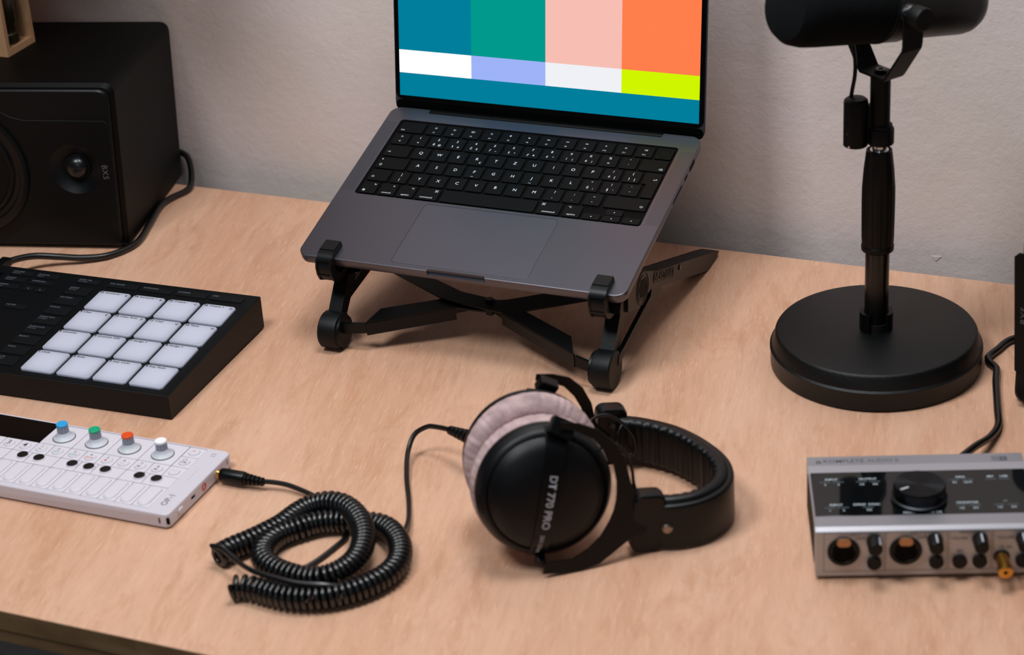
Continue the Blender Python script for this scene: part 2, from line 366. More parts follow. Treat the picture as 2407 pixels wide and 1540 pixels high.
# function row
key(20.3, 45.3, 184.6, 199.6, [('esc', 'L', 3.2, 2.9)])
fic = ['\u2600', '\u2600', '\u229f\u25a1', '\u2315', '\u1f3a4', '\u263e', '\u25c3\u25c3', '\u25b9\u2016', '\u25b9\u25b9', '\u25c3', '\u25c3\u207e', '\u25c3))']
def ring_icon(k, x, y, kind):
    """small pictograms of the function row, drawn as flat strips"""
    bm = B(); z = 0.00001
    def bar(ax, ay, bx, by, t=0.00022):
        d = Vector((bx - ax, by - ay, 0)).normalized(); nrm = Vector((-d.y, d.x, 0)) * t / 2
        a = Vector((x + ax, y + ay, z)); b2 = Vector((x + bx, y + by, z))
        bm.faces.new([bm.verts.new(v) for v in (a - nrm, b2 - nrm, b2 + nrm, a + nrm)])
    def arc(cx, cy, r, a0, a1, t=0.00022, n=10):
        for i in range(n):
            p = a0 + (a1 - a0) * i / n; q = a0 + (a1 - a0) * (i + 1) / n
            bm.faces.new([bm.verts.new((x + cx + rr * math.cos(aa), y + cy + rr * math.sin(aa), z)) for rr, aa in ((r - t/2, p), (r + t/2, p), (r + t/2, q), (r - t/2, q))])
    def tri(pts): bm.faces.new([bm.verts.new((x + a, y + b, z)) for a, b in pts])
    m = 0.001
    if kind == 'sun':
        arc(0, 0, 0.55*m, 0, 2*PI)
        for i in range(8):
            a = i * PI / 4; bar(0.95*m*math.cos(a), 0.95*m*math.sin(a), 1.4*m*math.cos(a), 1.4*m*math.sin(a))
    elif kind == 'grid':
        for q in ((-1.5, -0.1, -0.2, 0.9), (0.2, -0.9, 1.7, 0.9), (-1.5, -0.9, -0.2, -0.4)):
            a, b, c, d = [v*m for v in q]
            bar(a, b, c, b); bar(a, d, c, d); bar(a, b, a, d); bar(c, b, c, d)
    elif kind == 'find': arc(-0.2*m, 0.2*m, 0.8*m, 0, 2*PI); bar(0.4*m, -0.4*m, 1.1*m, -1.1*m)
    elif kind == 'mic': arc(0, 0.5*m, 0.5*m, 0, 2*PI, 0.0005); arc(0, 0.2*m, 0.9*m, PI, 2*PI); bar(0, -0.7*m, 0, -1.3*m)
    elif kind == 'moon': arc(0, 0, 1.0*m, 0.5*PI, 2*PI); arc(0.55*m, 0.5*m, 0.75*m, 0.95*PI, 1.6*PI)
    elif kind in ('rew', 'fwd'):
        s = -1 if kind == 'rew' else 1
        for c in (-0.7, 0.7):
            P = [(c*m - s*0.6*m, 0.7*m), (c*m - s*0.6*m, -0.7*m), (c*m + s*0.7*m, 0)]
            for i in range(3): bar(*P[i], *P[(i+1) % 3])
    elif kind == 'play':
        P = [(-1.3*m, 0.7*m), (-1.3*m, -0.7*m), (0, 0)]
        for i in range(3): bar(*P[i], *P[(i+1) % 3])
        bar(0.5*m, -0.7*m, 0.5*m, 0.7*m); bar(1.1*m, -0.7*m, 1.1*m, 0.7*m)
    elif kind.startswith('vol'):
        c = -0.4*m
        P = [(c-0.7*m, 0.35*m), (c-0.1*m, 0.35*m), (c+0.5*m, 0.9*m), (c+0.5*m, -0.9*m), (c-0.1*m, -0.35*m), (c-0.7*m, -0.35*m)]
        for i in range(6): bar(*P[i], *P[(i+1) % 6])
        for i in range(int(kind[3])): arc(c+0.5*m, 0, (0.7+0.5*i)*m, -0.8, 0.8)
    elif kind == 'shift' or kind == 'caps':
        P = [(0, 1.5), (1.5, 0), (0.75, 0), (0.75, -0.9), (-0.75, -0.9), (-0.75, 0), (-1.5, 0)]
        P = [(a*m, b*m) for a, b in P]
        for i in range(7): bar(*P[i], *P[(i+1) % 7], 0.00026)
        if kind == 'caps': bar(-0.75*m, -1.35*m, 0.75*m, -1.35*m, 0.0003)
    elif kind == 'tab': bar(-1.5*m, 0, 1.0*m, 0, 0.00028); bar(0.3*m, 0.7*m, 1.0*m, 0, 0.00028); bar(0.3*m, -0.7*m, 1.0*m, 0, 0.00028); bar(1.4*m, 0.9*m, 1.4*m, -0.9*m, 0.00028)
    elif kind == 'enter': bar(-1.6*m, -0.5*m, 1.4*m, -0.5*m, 0.0003); bar(-1.6*m, -0.5*m, -0.8*m, 0.2*m, 0.0003); bar(-1.6*m, -0.5*m, -0.8*m, -1.2*m, 0.0003); bar(1.4*m, -0.5*m, 1.4*m, 0.7*m, 0.0003); bar(1.4*m, 0.7*m, 0, 0.7*m, 0.0003)
    elif kind == 'back':
        P = [(-1.9, 0), (-0.7, 1.0), (1.6, 1.0), (1.6, -1.0), (-0.7, -1.0)]
        P = [(a*m, b*m) for a, b in P]
        for i in range(5): bar(*P[i], *P[(i+1) % 5], 0.00026)
        bar(-0.1*m, 0.45*m, 0.8*m, -0.45*m, 0.00026); bar(-0.1*m, -0.45*m, 0.8*m, 0.45*m, 0.00026)
    elif kind == 'cmd':
        t = 0.00026; s = 0.55*m
        bar(-s, -1.0*m, -s, 1.0*m, t); bar(s, -1.0*m, s, 1.0*m, t); bar(-1.0*m, -s, 1.0*m, -s, t); bar(-1.0*m, s, 1.0*m, s, t)
        for a, b in ((1, 1), (1, -1), (-1, 1), (-1, -1)): arc(a*1.0*m, b*1.0*m, 0.45*m, 0, 2*PI, t, 8)
    elif kind == 'opt': bar(-1.5*m, 0.8*m, -0.6*m, 0.8*m, 0.00028); bar(-0.6*m, 0.8*m, 0.5*m, -0.8*m, 0.00028); bar(0.5*m, -0.8*m, 1.4*m, -0.8*m, 0.00028); bar(0.2*m, 0.8*m, 1.4*m, 0.8*m, 0.00028)
    elif kind == 'globe':
        arc(0, 0, 1.3*m, 0, 2*PI, 0.00026, 14); arc(0, 0, 0.6*m, 0, 2*PI); bar(-1.3*m, 0, 1.3*m, 0); bar(0, -1.3*m, 0, 1.3*m); bar(-1.1*m, 0.65*m, 1.1*m, 0.65*m); bar(-1.1*m, -0.65*m, 1.1*m, -0.65*m)
    elif kind in ('left', 'right', 'up', 'down'):
        a = {'right': 0, 'up': PI/2, 'left': PI, 'down': -PI/2}[kind]
        tri([(0.75*m*math.cos(a + q), 0.75*m*math.sin(a + q)) for q in (0, 2.2, -2.2)])
    finish('legend', bm, M_WHITE, k, smooth=False)
def lastkey(): return [c for c in lap.children if c.name.startswith('key.') or c.name == 'key'][-1]
_keys = []
_old = key
def key(*a, **k):
    n = len(bpy.data.objects); _old(*a, **k)
    kk = [o for o in lap.children if o.name == 'key' or o.name.startswith('key.')]
    return max(kk, key=lambda o: o.name if '.' in o.name else '')
kinds = ['sun', 'sun', 'grid', 'find', 'mic', 'moon', 'rew', 'play', 'fwd', 'vol0', 'vol1', 'vol3']
for i in range(12):
    x = 48.4 + 19.1 * i
    k = key(x, x + 16.3, 184.6, 199.6, [('F%d' % (i + 1), 'C', 3.2, 2.2)])
    ring_icon(k, (x + 8.15) / 1000, 0.1944, kinds[i])
k = key(277.6, 293.2, 184.6, 199.6)
k['label'] = 'black power key with a round fingerprint sensor'
bm = B(); lathe(bm, [(0.0058, -0.0001), (0.0058, 0.00003), (0.0052, 0.00003), (0.0050, -0.00012)], 24, Matrix.Translation((0.2854, 0.1921, 0)))
finish('touch_sensor', bm, M_HINGE, k)
# number row
key(20.3, 36.2, 166.1, 166.1 + KH, [('>', 'C', 11.3, 4.2), ('<', 'C', 4.6, 4.2)])
for i, (t, bl, br) in enumerate([('1', '+', ''), ('2', '\u011b', '@'), ('3', '\u0161', '#'), ('4', '\u010d', '$'), ('5', '\u0159', '~'), ('6', '\u017e', '^'), ('7', '\u00fd', '&'), ('8', '\u00e1', '*'), ('9', '\u00ed', '('), ('0', '\u00e9', ')'), ('%', '=', ''), ('\u02c7', '\u00b4', '')]):
    x = 39.2 + 19.1 * i
    lg = [(t, 'C', 11.6, 4.1)]
    if br: lg += [(bl, 5.6, 4.6, 4.3), (br, 11.4, 4.2, 3.3)]
    else: lg += [(bl, 'C', 4.6, 4.3)]
    key(x, x + 16.2, 166.1, 166.1 + KH, lg)
k = key(268.6, 293.2, 166.1, 166.1 + KH); ring_icon(k, 0.2890, 0.1695, 'back')
# top letter row
k = key(20.4, 45.2, 147.8, 147.8 + KH); ring_icon(k, 0.0245, 0.1540, 'tab')
for i, c in enumerate(['Q', 'W', 'E', 'R', 'T', 'Z', 'U', 'I', 'O', 'P', '/\u00fa[', '()]']):
    x = 48.8 + 19.08 * i
    if len(c) == 1:
        lg = [(c, 'C', 8.4, 5.0)]
        if c == 'R': lg.append(('\u20ac', 12.6, 3.8, 3.2))
    else: lg = [(c[0], 'C', 11.8, 4.2), (c[1], 6.0, 4.8, 4.2), (c[2], 11.4, 4.0, 3.6)]
    key(x, x + 16.1, 147.8, 147.8 + KH, lg)
k = key(277.6, 293.3, 129.4, 163.8, poly=[(282.5, 129.4), (293.3, 129.4), (293.3, 163.8), (277.8, 163.8), (277.8, 147.9), (282.5, 147.9)]); ring_icon(k, 0.2889, 0.1545, 'enter')
# home row
k = key(20.3, 50.3, 129.5, 129.5 + KH, [('\u2022', 3.2, 12.6, 5.5)]); ring_icon(k, 0.0245, 0.1345, 'caps')
for i, c in enumerate(['A', 'S', 'D', 'F', 'G', 'H', 'J', 'K', 'L', '"\u016f;', "!\u00a7'", '`\u00a8 ']):
    x = 53.4 + 19.07 * i
    if len(c) == 1:
        lg = [(c, 'C', 8.4, 5.0)]
        if c in 'FJ': lg.append(('\u2013', 'C', 2.2, 5.0))
    elif c[2] == ' ': lg = [(c[0], 'C', 11.0, 4.6), (c[1], 'C', 4.0, 5.0)]
    else: lg = [(c[0], 'C', 11.8, 4.2), (c[1], 6.0, 4.8, 4.2), (c[2], 11.4, 4.0, 3.6)]
    key(x, x + 16.1, 129.5, 129.5 + KH, lg)
# bottom letter row
k = key(20.2, 40.2, 111.2, 111.2 + KH); ring_icon(k, 0.0245, 0.1165, 'shift')
for i, c in enumerate(['/\\', 'Y', 'X', 'C', 'V', 'B', 'N', 'M', '?,', ':.', '\u2013-']):
    x = 43.6 + 19.05 * i
    lg = [(c, 'C', 8.4, 5.0)] if len(c) == 1 else [(c[0].replace('/', '|'), 'C', 11.6, 4.4), (c[1].replace('\\', '|'), 'C', 4.8, 4.4)]
    key(x, x + 16.1, 111.2, 111.2 + KH, lg)
k = key(254.0, 293.2, 111.0, 111.0 + KH); ring_icon(k, 0.2885, 0.1160, 'shift')
# modifier row
k = key(19.9, 35.8, 92.7, 92.7 + KH, [('fn', 'R', 12.8, 3.0)]); ring_icon(k, 0.0238, 0.0965, 'globe')
key(38.9, 55.2, 92.7, 92.7 + KH, [('^', 12.4, 12.2, 4.4), ('control', 'C', 3.2, 2.9)])
k = key(57.9, 74.2, 92.7, 92.7 + KH, [('option', 'C', 3.2, 2.9)]); ring_icon(k, 0.0704, 0.1054, 'opt')
k = key(77.1, 98.4, 92.7, 92.7 + KH, [('command', 10.2, 3.2, 3.0)]); ring_icon(k, 0.0945, 0.1054, 'cmd')
key(101.5, 193.5, 92.7, 92.7 + KH)
k = key(196.5, 217.7, 92.6, 92.6 + KH, [('command', 11, 3.2, 3.0)]); ring_icon(k, 0.1999, 0.1054, 'cmd')
k = key(221.0, 237.3, 92.6, 92.6 + KH, [('option', 'C', 3.2, 2.9)]); ring_icon(k, 0.2252, 0.1054, 'opt')
k = key(240.0, 256.4, 92.5, 100.2); ring_icon(k, 0.2482, 0.0962, 'left')
k = key(259.3, 275.3, 92.5, 100.2); ring_icon(k, 0.2673, 0.0962, 'down')
k = key(259.3, 275.3, 100.9, 108.7); ring_icon(k, 0.2673, 0.1048, 'up')
k = key(278.0, 294.0, 92.5, 100.2); ring_icon(k, 0.2860, 0.0962, 'right')
# display lid ------------------------------------------------------
HG = 1.1559
LM = Matrix.Translation((0, 0.22497, -0.002)) @ Matrix.Rotation(HG, 4, 'X')   # x right, y up the lid, z towards the keyboard side
bm = B()
loft(bm, [[tuple(LM @ Vector((x, y, z))) for x, y in rrect(0, -0.0040, LW, 0.2150, 0.0085, 8, i)] for i, z in
     ((0.0035, -0.0046), (0.0008, -0.0036), (0, -0.0022), (0, -0.0004), (0.0003, 0.0))])
lid = finish('display_lid', bm, mat('lid_aluminium', '54565E', 0.42, 0.85), lap)
bm = B()
loft(bm, [[tuple(LM @ Vector((x, y, z))) for x, y in rrect(0.0009, 0.0069, LW - 0.0009, 0.2143, 0.0080, 8)] for z in (0.0001, 0.0004)])
finish('screen_glass', bm, M_GLASSB, lid)
bm = B()
loft(bm, [[tuple(LM @ Vector((x, y, z))) for x, y in rrect(0.0009, -0.0034, LW - 0.0009, 0.0066, 0.0060, 8)] for z in (0.0001, 0.0003)])
finish('lower_bezel', bm, M_HINGE, lid)
bm = B()
cyl(bm, (0.0400, 0.2206, -0.0045), (0.2745, 0.2206, -0.0045), 0.0046, 24); slab(bm, 0.0398, 0.2152, 0.2747, 0.2262, -0.0090, -0.0040, r=0.0003, bev=0, n=1)
finish('hinge', bm, M_HINGE, lap)
# picture on the screen: flat colour blocks
cols = ['007E9B', '00998C', 'F7BEB4', 'FF7E4C']; mids = ['FFFFFF', '9EB3F7', 'F0F1F6', 'CFF500']
def em(h):
    n = 'screen_' + h
    if n in MATS: return MATS[n]
    m = bpy.data.materials.new(n); m.use_nodes = True; nt = m.node_tree; nt.nodes.clear()
    e = nt.nodes.new('ShaderNodeEmission'); e.inputs[0].default_value = lin(h); e.inputs[1].default_value = 1.0
    o = nt.nodes.new('ShaderNodeOutputMaterial'); nt.links.new(e.outputs[0], o.inputs[0]); MATS[n] = m; return m
mats = [em(h) for h in cols + mids]; bm = B(); X0 = 0.0053; CW = 0.07545
def blk(x0, y0, x1, y1, mi):
    f = bm.faces.new([bm.verts.new(tuple(LM @ Vector((x, y, 0.00055)))) for x, y in ((x0, y0), (x1, y0), (x1, y1), (x0, y1))]); f.material_index = mi
for i in range(4):
    blk(X0 + CW*i, 0.0556, X0 + CW*(i+1), 0.2090, i); blk(X0 + CW*i, 0.0333, X0 + CW*(i+1), 0.0556, 4 + i)
blk(X0, 0.0111, X0 + 4*CW, 0.0333, 0)
finish('screen_picture', bm, mats, lid, smooth=False)

# ------------------------------------------------------------------ laptop stand
st = thing('laptop_stand', 'black folding laptop stand with hooks holding the laptop', 'laptop stand', (-0.036, 0.105, 0))
def ST(v): return (v[0] + 0.036, v[1] - 0.105, v[2])
def plate(name, pts, x0, x1, m=M_STAND, parent=st, bev=0.0):
    """extrude an outline in the world yz plane between x0 and x1"""
    bm = B(); prism(bm, pts, x0, x1, lambda a, b, c: ST((c, a, b)))
    return finish(name, bm, m, parent, smooth=False)
XS = {'R': (0.0945, 1), 'L': (-0.1674, -1)}
HUB = (0.1648, 0.0671)
for side in ('R', 'L'):
    xc, sg = XS[side]
    # foot wheel
    bm = B()
    lathe(bm, [(0.0150, -0.0090), (0.0168, -0.0080), (0.0171, -0.0065), (0.0171, 0.0080), (0.0160, 0.0092), (0.0, 0.0094)], 40,
          Matrix.Translation(ST((xc, 0.1040, 0.0171))) @ Matrix.Rotation(sg * PI/2, 4, 'Y'))
    wh = finish('foot_wheel', bm, M_RUBBER, st)
    bm = B()
    lathe(bm, [(0.0142, -0.0115), (0.0148, -0.0110), (0.0148, -0.0085), (0.0100, -0.0088)], 32,
          Matrix.Translation(ST((xc, 0.1040, 0.0171))) @ Matrix.Rotation(sg * PI/2, 4, 'Y'))
    finish('wheel_flange', bm, M_STAND, wh)
    # main arm (bar from hook to rear tip), outer wall plus top web
    xo = xc + sg * 0.0135 if side == 'R' else xc - 0.0135
    xi = xc - sg * 0.0040
    arm = plate('arm', [(0.1540, 0.0525), (0.1290, 0.0610), (0.1290, 0.0800), (0.1640, 0.0835), (0.1790, 0.0770), (0.2012, 0.0668), (0.3525, 0.0146), (0.3760, 0.0060), (0.3700, 0.0022), (0.3440, -0.0000), (0.1860, 0.0560), (0.1760, 0.0560)], min(xi, xo), max(xi, xo))
    # recess pocket and lettering on the outer side
    if side == 'R':
        ox = xo + 0.00008
        for (r0, r1, nm) in ((0.0150, 0.0142, 'hub_ring'), (0.0118, 0.0108, 'hub_ring')):
            bm = B(); n = 36
            loft(bm, [[ST((ox - 0.0004 + h, HUB[0] + r * math.cos(2*PI*i/n), HUB[1] + r * math.sin(2*PI*i/n))) for i in range(n)] for r, h in ((r0, 0), (r0, 0.0008), (r1, 0.0008), (r1, 0.0))], cap=False)
            finish(nm, bm, M_STAND, arm)
        bm = B(); prism(bm, [(HUB[0] + 0.0095 * math.cos(a), HUB[1] + 0.0095 * math.sin(a)) for a in [PI/2 + i * PI/3 + 0.35 for i in range(6)]], ox - 0.0002, ox + 0.0001, lambda a, b, c: ST((c, a, b)))
        finish('hex_recess', bm, M_WELL, arm, smooth=False)
        sl = math.atan2(-0.0522, 0.1513)
        fr = Matrix(((0, 0, 1, 0), (1, 0, 0, 0), (0, 1, 0, 0), (0, 0, 0, 1)))
        base_m = Matrix.Translation(ST((ox, 0.2190, 0.0548))) @ fr @ Matrix.Rotation(sl, 4, 'Z')
        for ins in (0,):
            bm = B()
            o1 = rrect(-0.0275, -0.0052, 0.0275, 0.0052, 0.004, 5); o2 = rrect(-0.0275, -0.0052, 0.0275, 0.0052, 0.004, 5, 0.0007)
            loft(bm, [[tuple(base_m @ Vector((x, y, z))) for x, y in oo] for oo, z in ((o1, -0.0003), (o1, 0.0004), (o2, 0.0004), (o2, -0.0003))], cap=False)
            finish('badge_rim', bm, M_STAND, arm, smooth=False)
        label3d('NEXSTAND', 0.0100, (0, 0, 0), arm, M_STAND, mw=base_m, name='raised_lettering', extrude=0.0004, offset=0.0001)
        bm = B(); lathe(bm, [(0.0026, 0), (0.0026, 0.0008), (0.0018, 0.0010)], 16, Matrix.Translation(ST((ox, 0.2620, 0.0420))) @ Matrix.Rotation(PI/2, 4, 'Y'))
        finish('rivet', bm, M_TUBE, arm)
    # forearm from hub to hook
    plate('front_link', [(0.1150, 0.0655), (0.1560, 0.0515), (0.1640, 0.0535), (0.1740, 0.0600), (0.1640, 0.0825), (0.1540, 0.0815), (0.1260, 0.0775), (0.1180, 0.0735)], min(xi, xc + sg*0.0110), max(xi, xc + sg*0.0110))
    # hook: J profile in the laptop frame
    hx = 0.0306 if side == 'L' else 0.2905
    prof_o = [(0.0180, 0.0050), (0.0060, 0.0060), (0.0000, 0.0056), (-0.0060, 0.0020), (-0.0092, -0.0050), (-0.0098, -0.0120), (-0.0080, -0.0190), (-0.0020, -0.0240), (0.0060, -0.0262), (0.0140, -0.0250), (0.0190, -0.0210), (0.0230, -0.0160)]
    prof_i = [(0.0182, 0.0004), (0.0060, 0.0003), (0.0000, 0.0003), (-0.0012, -0.0010), (-0.0020, -0.0060), (-0.0016, -0.0120), (0.0005, -0.0165), (0.0035, -0.0190), (0.0080, -0.0200), (0.0125, -0.0188), (0.0160, -0.0155), (0.0195, -0.0130)]
    Tm = Matrix.Translation(-Vector((-0.036, 0.105, 0))) @ LAP
    bm = B(); n = len(prof_o); hw = 0.0075
    rings = []
    for i in range(n):
        (a, b), (c, d) = prof_o[i], prof_i[i]
        rings.append([tuple(Tm @ Vector((hx + s * hw, y, z))) for s, y, z in ((-1, a, b), (1, a, b), (1, c, d), (-1, c, d))])
    loft(bm, rings)
    hk = finish('hook', bm, M_STAND, st, angle=50)
    # side flanges and cross bars of the hook window, and the rubber pad
    def onrim(i):
        a_, c_ = Vector(prof_o[i]), Vector(prof_i[i]); T_ = (Vector(prof_o[i+1]) - Vector(prof_o[i-1])).normalized(); N2 = Vector((T_.y, -T_.x))
        if N2.dot(a_ - c_) < 0: N2 = -N2
        return a_, T_, N2
    for s in (-1, 1):
        bm = B(); rings = []
        for i in range(3, 11):
            a_, T_, N2 = onrim(i); b0 = a_ - N2*0.0004; b1 = a_ + N2*0.0009
            rings.append([tuple(Tm @ Vector((hx + s * hw * q, p_.x, p_.y))) for q, p_ in ((0.80, b0), (0.80, b1), (1.03, b1), (1.03, b0))])
        loft(bm, rings); finish('hook_rim', bm, M_STAND, hk, angle=50)
    for i in (3, 5, 7, 9):
        a_, T_, N2 = onrim(i); bm = B()
        loft(bm, [[tuple(Tm @ Vector((hx + s * hw * 0.8, p_.x, p_.y))) for p_ in (a_ - N2*0.0004, a_ + T_*0.0013 - N2*0.0004, a_ + T_*0.0013 + N2*0.0008, a_ + N2*0.0008)] for s in (-1, 1)])
        finish('hook_bar', bm, M_STAND, hk, smooth=False)
    bm = B()
    loft(bm, [[tuple(Tm @ Vector((hx + s * 0.0072, y, z))) for y, z in ((0.0188, 0.0003), (0.0178, 0.0056), (0.0040, 0.0068), (0.0036, 0.0055), (0.0036, 0.0003))] for s in (-1, 1)])
    finish('rubber_pad', bm, M_RUBBER, hk, smooth=False)
    # leg from wheel to hub, and brace behind it
    plate('leg', [(0.0990, 0.0200), (0.1110, 0.0180), (0.1440, 0.0560), (0.1300, 0.0620)], min(xc - sg*0.0065, xc + sg*0.0065), max(xc - sg*0.0065, xc + sg*0.0065))
    plate('brace', [(0.1090, 0.0190), (0.1150, 0.0200), (0.2200, 0.0380), (0.2220, 0.0440), (0.1980, 0.0520), (0.1940, 0.0450), (0.1120, 0.0270)], min(xc + sg*0.0060, xc + sg*0.0100), max(xc + sg*0.0060, xc + sg*0.0100))
# crossing arms: flat plates with a folded skirt along the front edge of their outer halves
def cross_arm(top, skirt, bar):
    bm = B(); th = 0.0017
    loft(bm, [[ST((x, y, z - d)) for x, y, z in top] for d in (th, 0)])
    a = finish('cross_arm', bm, M_STAND, st, smooth=False)
    (p, q, h0, h1) = skirt; p = Vector(p); q = Vector(q); t = (q - p).normalized(); nn = Vector((-t.y, t.x, 0)).normalized() * 0.0016
    if nn.y < 0: nn = -nn
    bm = B(); dn = lambda v, h: v - Vector((0, 0, h))
    loft(bm, [[ST(dn(v, 0.0005)), ST(dn(v, h)), ST(dn(v + nn, h)), ST(dn(v + nn, 0.0005))] for v, h in ((p, h0), (p.lerp(q, 0.90), h1), (q, h1))])
    loft(bm, [[ST(dn(v, 0.0005)), ST(dn(v, 0.0060)), ST(dn(v + nn, 0.0060)), ST(dn(v + nn, 0.0005))] for v in (q, q + t*0.020 + Vector((0, 0.002, 0)))])
    finish('skirt', bm, M_STAND, a, smooth=False)
    p2, q2 = Vector(bar[0]), Vector(bar[1]); t = (q2 - p2).normalized(); nn = Vector((-t.y, t.x, 0)).normalized() * 0.0036
    if nn.y < 0: nn = -nn
    bm = B(); loft(bm, [[ST(v), ST(dn(v, 0.0095)), ST(dn(v + nn, 0.0095)), ST(v + nn)] for v in (p2, q2)])
    finish('end_bar', bm, M_STAND, a, smooth=False)
A1 = [(-0.1337, 0.103, 0.03), (-0.0632, 0.1436, 0.0349), (-0.036, 0.1441, 0.0349), (0.0013, 0.1539, 0.0361), (0.0482, 0.1817, 0.0394), (0.0935, 0.2085, 0.0420), (0.0935, 0.2330, 0.0440), (0.0059, 0.1821, 0.0395), (-0.0218, 0.1661, 0.0376), (-0.0454, 0.1585, 0.0367), (-0.0813, 0.154, 0.0361), (-0.13, 0.1264, 0.0328)]
A2 = [(0.0687, 0.0963, 0.0312), (-0.0182, 0.1426, 0.0367), (-0.0622, 0.1478, 0.0374), (-0.0802, 0.1518, 0.0379), (-0.1383, 0.1797, 0.0412), (-0.1660, 0.1935, 0.0425), (-0.1660, 0.2140, 0.0440), (-0.0994, 0.1799, 0.0412), (-0.0668, 0.1659, 0.0395), (-0.03, 0.1606, 0.0389), (0.0024, 0.1491, 0.0375), (0.0569, 0.1216, 0.0342)]
cross_arm(A1, (A1[0], A1[1], 0.0135, 0.0125), ((-0.1345, 0.1032, 0.0280), (-0.1600, 0.1000, 0.0255)))
cross_arm(A2, (A2[0], A2[1], 0.0125, 0.0125), ((0.0695, 0.0968, 0.0290), (0.0900, 0.0955, 0.0235)))
bm = B(); cyl(bm, ST((-0.0360, 0.1580, 0.0250)), ST((-0.0360, 0.1580, 0.0405)), 0.0040, 18, 0.0006)
finish('pivot_pin', bm, M_STAND, st)

# ------------------------------------------------------------------ microphone stand
MS = Vector((0.3029, 0.2118, 0))
ms = thing('microphone_stand', 'black desk microphone stand with a heavy round base', 'microphone stand', MS)
bm = B(); lathe(bm, [(0.0885, 0.0005), (0.0900, 0.0020), (0.0903, 0.0160), (0.0908, 0.0170), (0.0908, 0.0185), (0.0890, 0.0200), (0.0862, 0.0305), (0.0850, 0.0322), (0.0835, 0.0329), (0.0, 0.0333)], 96)
finish('base', bm, M_BASE, ms)
bm = B(); lathe(bm, [(0.0102, 0.0330), (0.0102, 0.1120)], 32); finish('lower_tube', bm, M_TUBE, ms)
bm = B(); lathe(bm, [(0.0112, 0.0330), (0.0112, 0.0400), (0.0102, 0.0402)], 32); finish('steel_collar', bm, mat('worn_steel', '3A352F', 0.35, 0.7), ms)
# two curved jaws of the pole clip
va = math.atan2(-0.9087, 0.4175)
for s in (-1, 1):
    bm = B(); rings = []
    for i in range(13):
        a = va + s * (0.62 + (PI - 0.70) * 0.62 * i / 12)
        rings.append([(rr * math.cos(a), rr * math.sin(a), z) for rr, z in ((0.0106, 0.0336), (0.0142, 0.0336), (0.0142, 0.0500), (0.0106, 0.0500))])
    loft(bm, rings); finish('tube_clip', bm, M_GRIP, ms, angle=50)
# ribbed clutch grip
bm = B(); n = 60; rings = []
for r, z in ((0.0126, 0.1075), (0.0137, 0.1085), (0.0138, 0.1120), (0.0132, 0.1135), (0.0136, 0.1200), (0.0139, 0.1500), (0.0138, 0.1650), (0.0126, 0.1820), (0.0110, 0.1960), (0.0106, 0.1990), (0.0092, 0.1992), (0.0090, 0.1960)):
    ring = []
    for i in range(n):
        a = 2*PI*i/n; k = 1.0 - (0.035 if (i % 5 == 0 and 0.113 < z < 0.195) else 0.0)
        ring.append((r * k * math.cos(a), r * k * math.sin(a), z))
    rings.append(ring)
loft(bm, rings); finish('clutch_grip', bm, M_GRIP, ms, angle=20)
bm = B(); lathe(bm, [(0.0078, 0.1950), (0.0078, 0.1990), (0.0060, 0.1990), (0.0060, 0.2060)], 24); finish('threaded_stud', bm, M_CHROME, ms)

# ------------------------------------------------------------------ microphone
mic = thing('microphone', 'large black broadcast microphone with a foam windscreen in a yoke', 'microphone', MS + Vector((0, 0, 0.199)))
def MZ(v): return Vector((v[0], v[1], v[2] - 0.199))
bm = B(); lathe(bm, [(0.0107, 0.0060), (0.0109, 0.0070), (0.0109, 0.0185), (0.0105, 0.0195), (0.0094, 0.0200), (0.0094, 0.0225), (0.0082, 0.0230)], 36, Matrix.Translation((0.0010, 0, 0)))
finish('ring_nut', bm, M_MATTE, mic)
bm = B(); lathe(bm, [(0.0083, 0.0200), (0.0083, 0.0640), (0.0070, 0.0650)], 32); finish('swivel_tube', bm, M_MATTE, mic)
hv = Vector((0.9214, 0.3885, 0)); HC = -hv * 0.0197
bm = B(); lathe(bm, [(0.0092, 0.0048), (0.0101, 0.0055), (0.0101, 0.0425), (0.0096, 0.0448), (0.0080, 0.0462), (0.0, 0.0470)], 36, Matrix.Translation(HC)); ch = finish('connector_housing', bm, M_MATTE, mic)
tw = Vector((0.4175, -0.9087, 0))
for dx, z in ((-0.0078, 0.0175), (-0.0066, 0.0066)):
    bm = B(); p = HC + hv * dx + tw * math.sqrt(max(0.0, 0.01012**2 - dx*dx)); cyl(bm, (p.x, p.y, z), (p.x + tw.x*0.0004 - hv.x*0.0003, p.y + tw.y*0.0004, z), 0.0010, 12)
    finish('screw', bm, M_CHROME if z < 0.01 else M_TUBE, ch)
bm = B(); ang = math.atan2(hv.y, hv.x)
slab(bm, -0.0125, -0.0035, -0.0040, 0.0035, 0.0080, 0.0400, r=0.001, bev=0.0004); bm.transform(Matrix.Rotation(ang, 4, 'Z')); finish('housing_bridge', bm, M_MATTE, mic)
# yoke: flat strap bent to a U
bdir = Vector((0.824, -0.566, 0)); adir = Vector((-0.566, -0.824, 0))
prof = [(-0.0365, 0.128), (-0.0365, 0.1010), (-0.0355, 0.0965), (-0.0165, 0.0690), (-0.0145, 0.0668), (0.0145, 0.0668), (0.0165, 0.0690), (0.0355, 0.0965), (0.0365, 0.1010), (0.0365, 0.128)]
bm = B(); rings = []; t = 0.0022
for i, (d, z) in enumerate(prof):
    a = Vector(prof[max(i-1, 0)]); c = Vector(prof[min(i+1, len(prof)-1)]); tn = (c - a).normalized(); nr = Vector((-tn.y, tn.x)) * t / 2
    rings.append([tuple(bdir * (d + s * nr.x) + adir * q + Vector((0, 0, z + s * nr.y))) for s, q in ((-1, -0.0100), (1, -0.0100), (1, 0.0100), (-1, 0.0100))])
loft(bm, rings); finish('yoke', bm, M_MATTE, mic, angle=20)
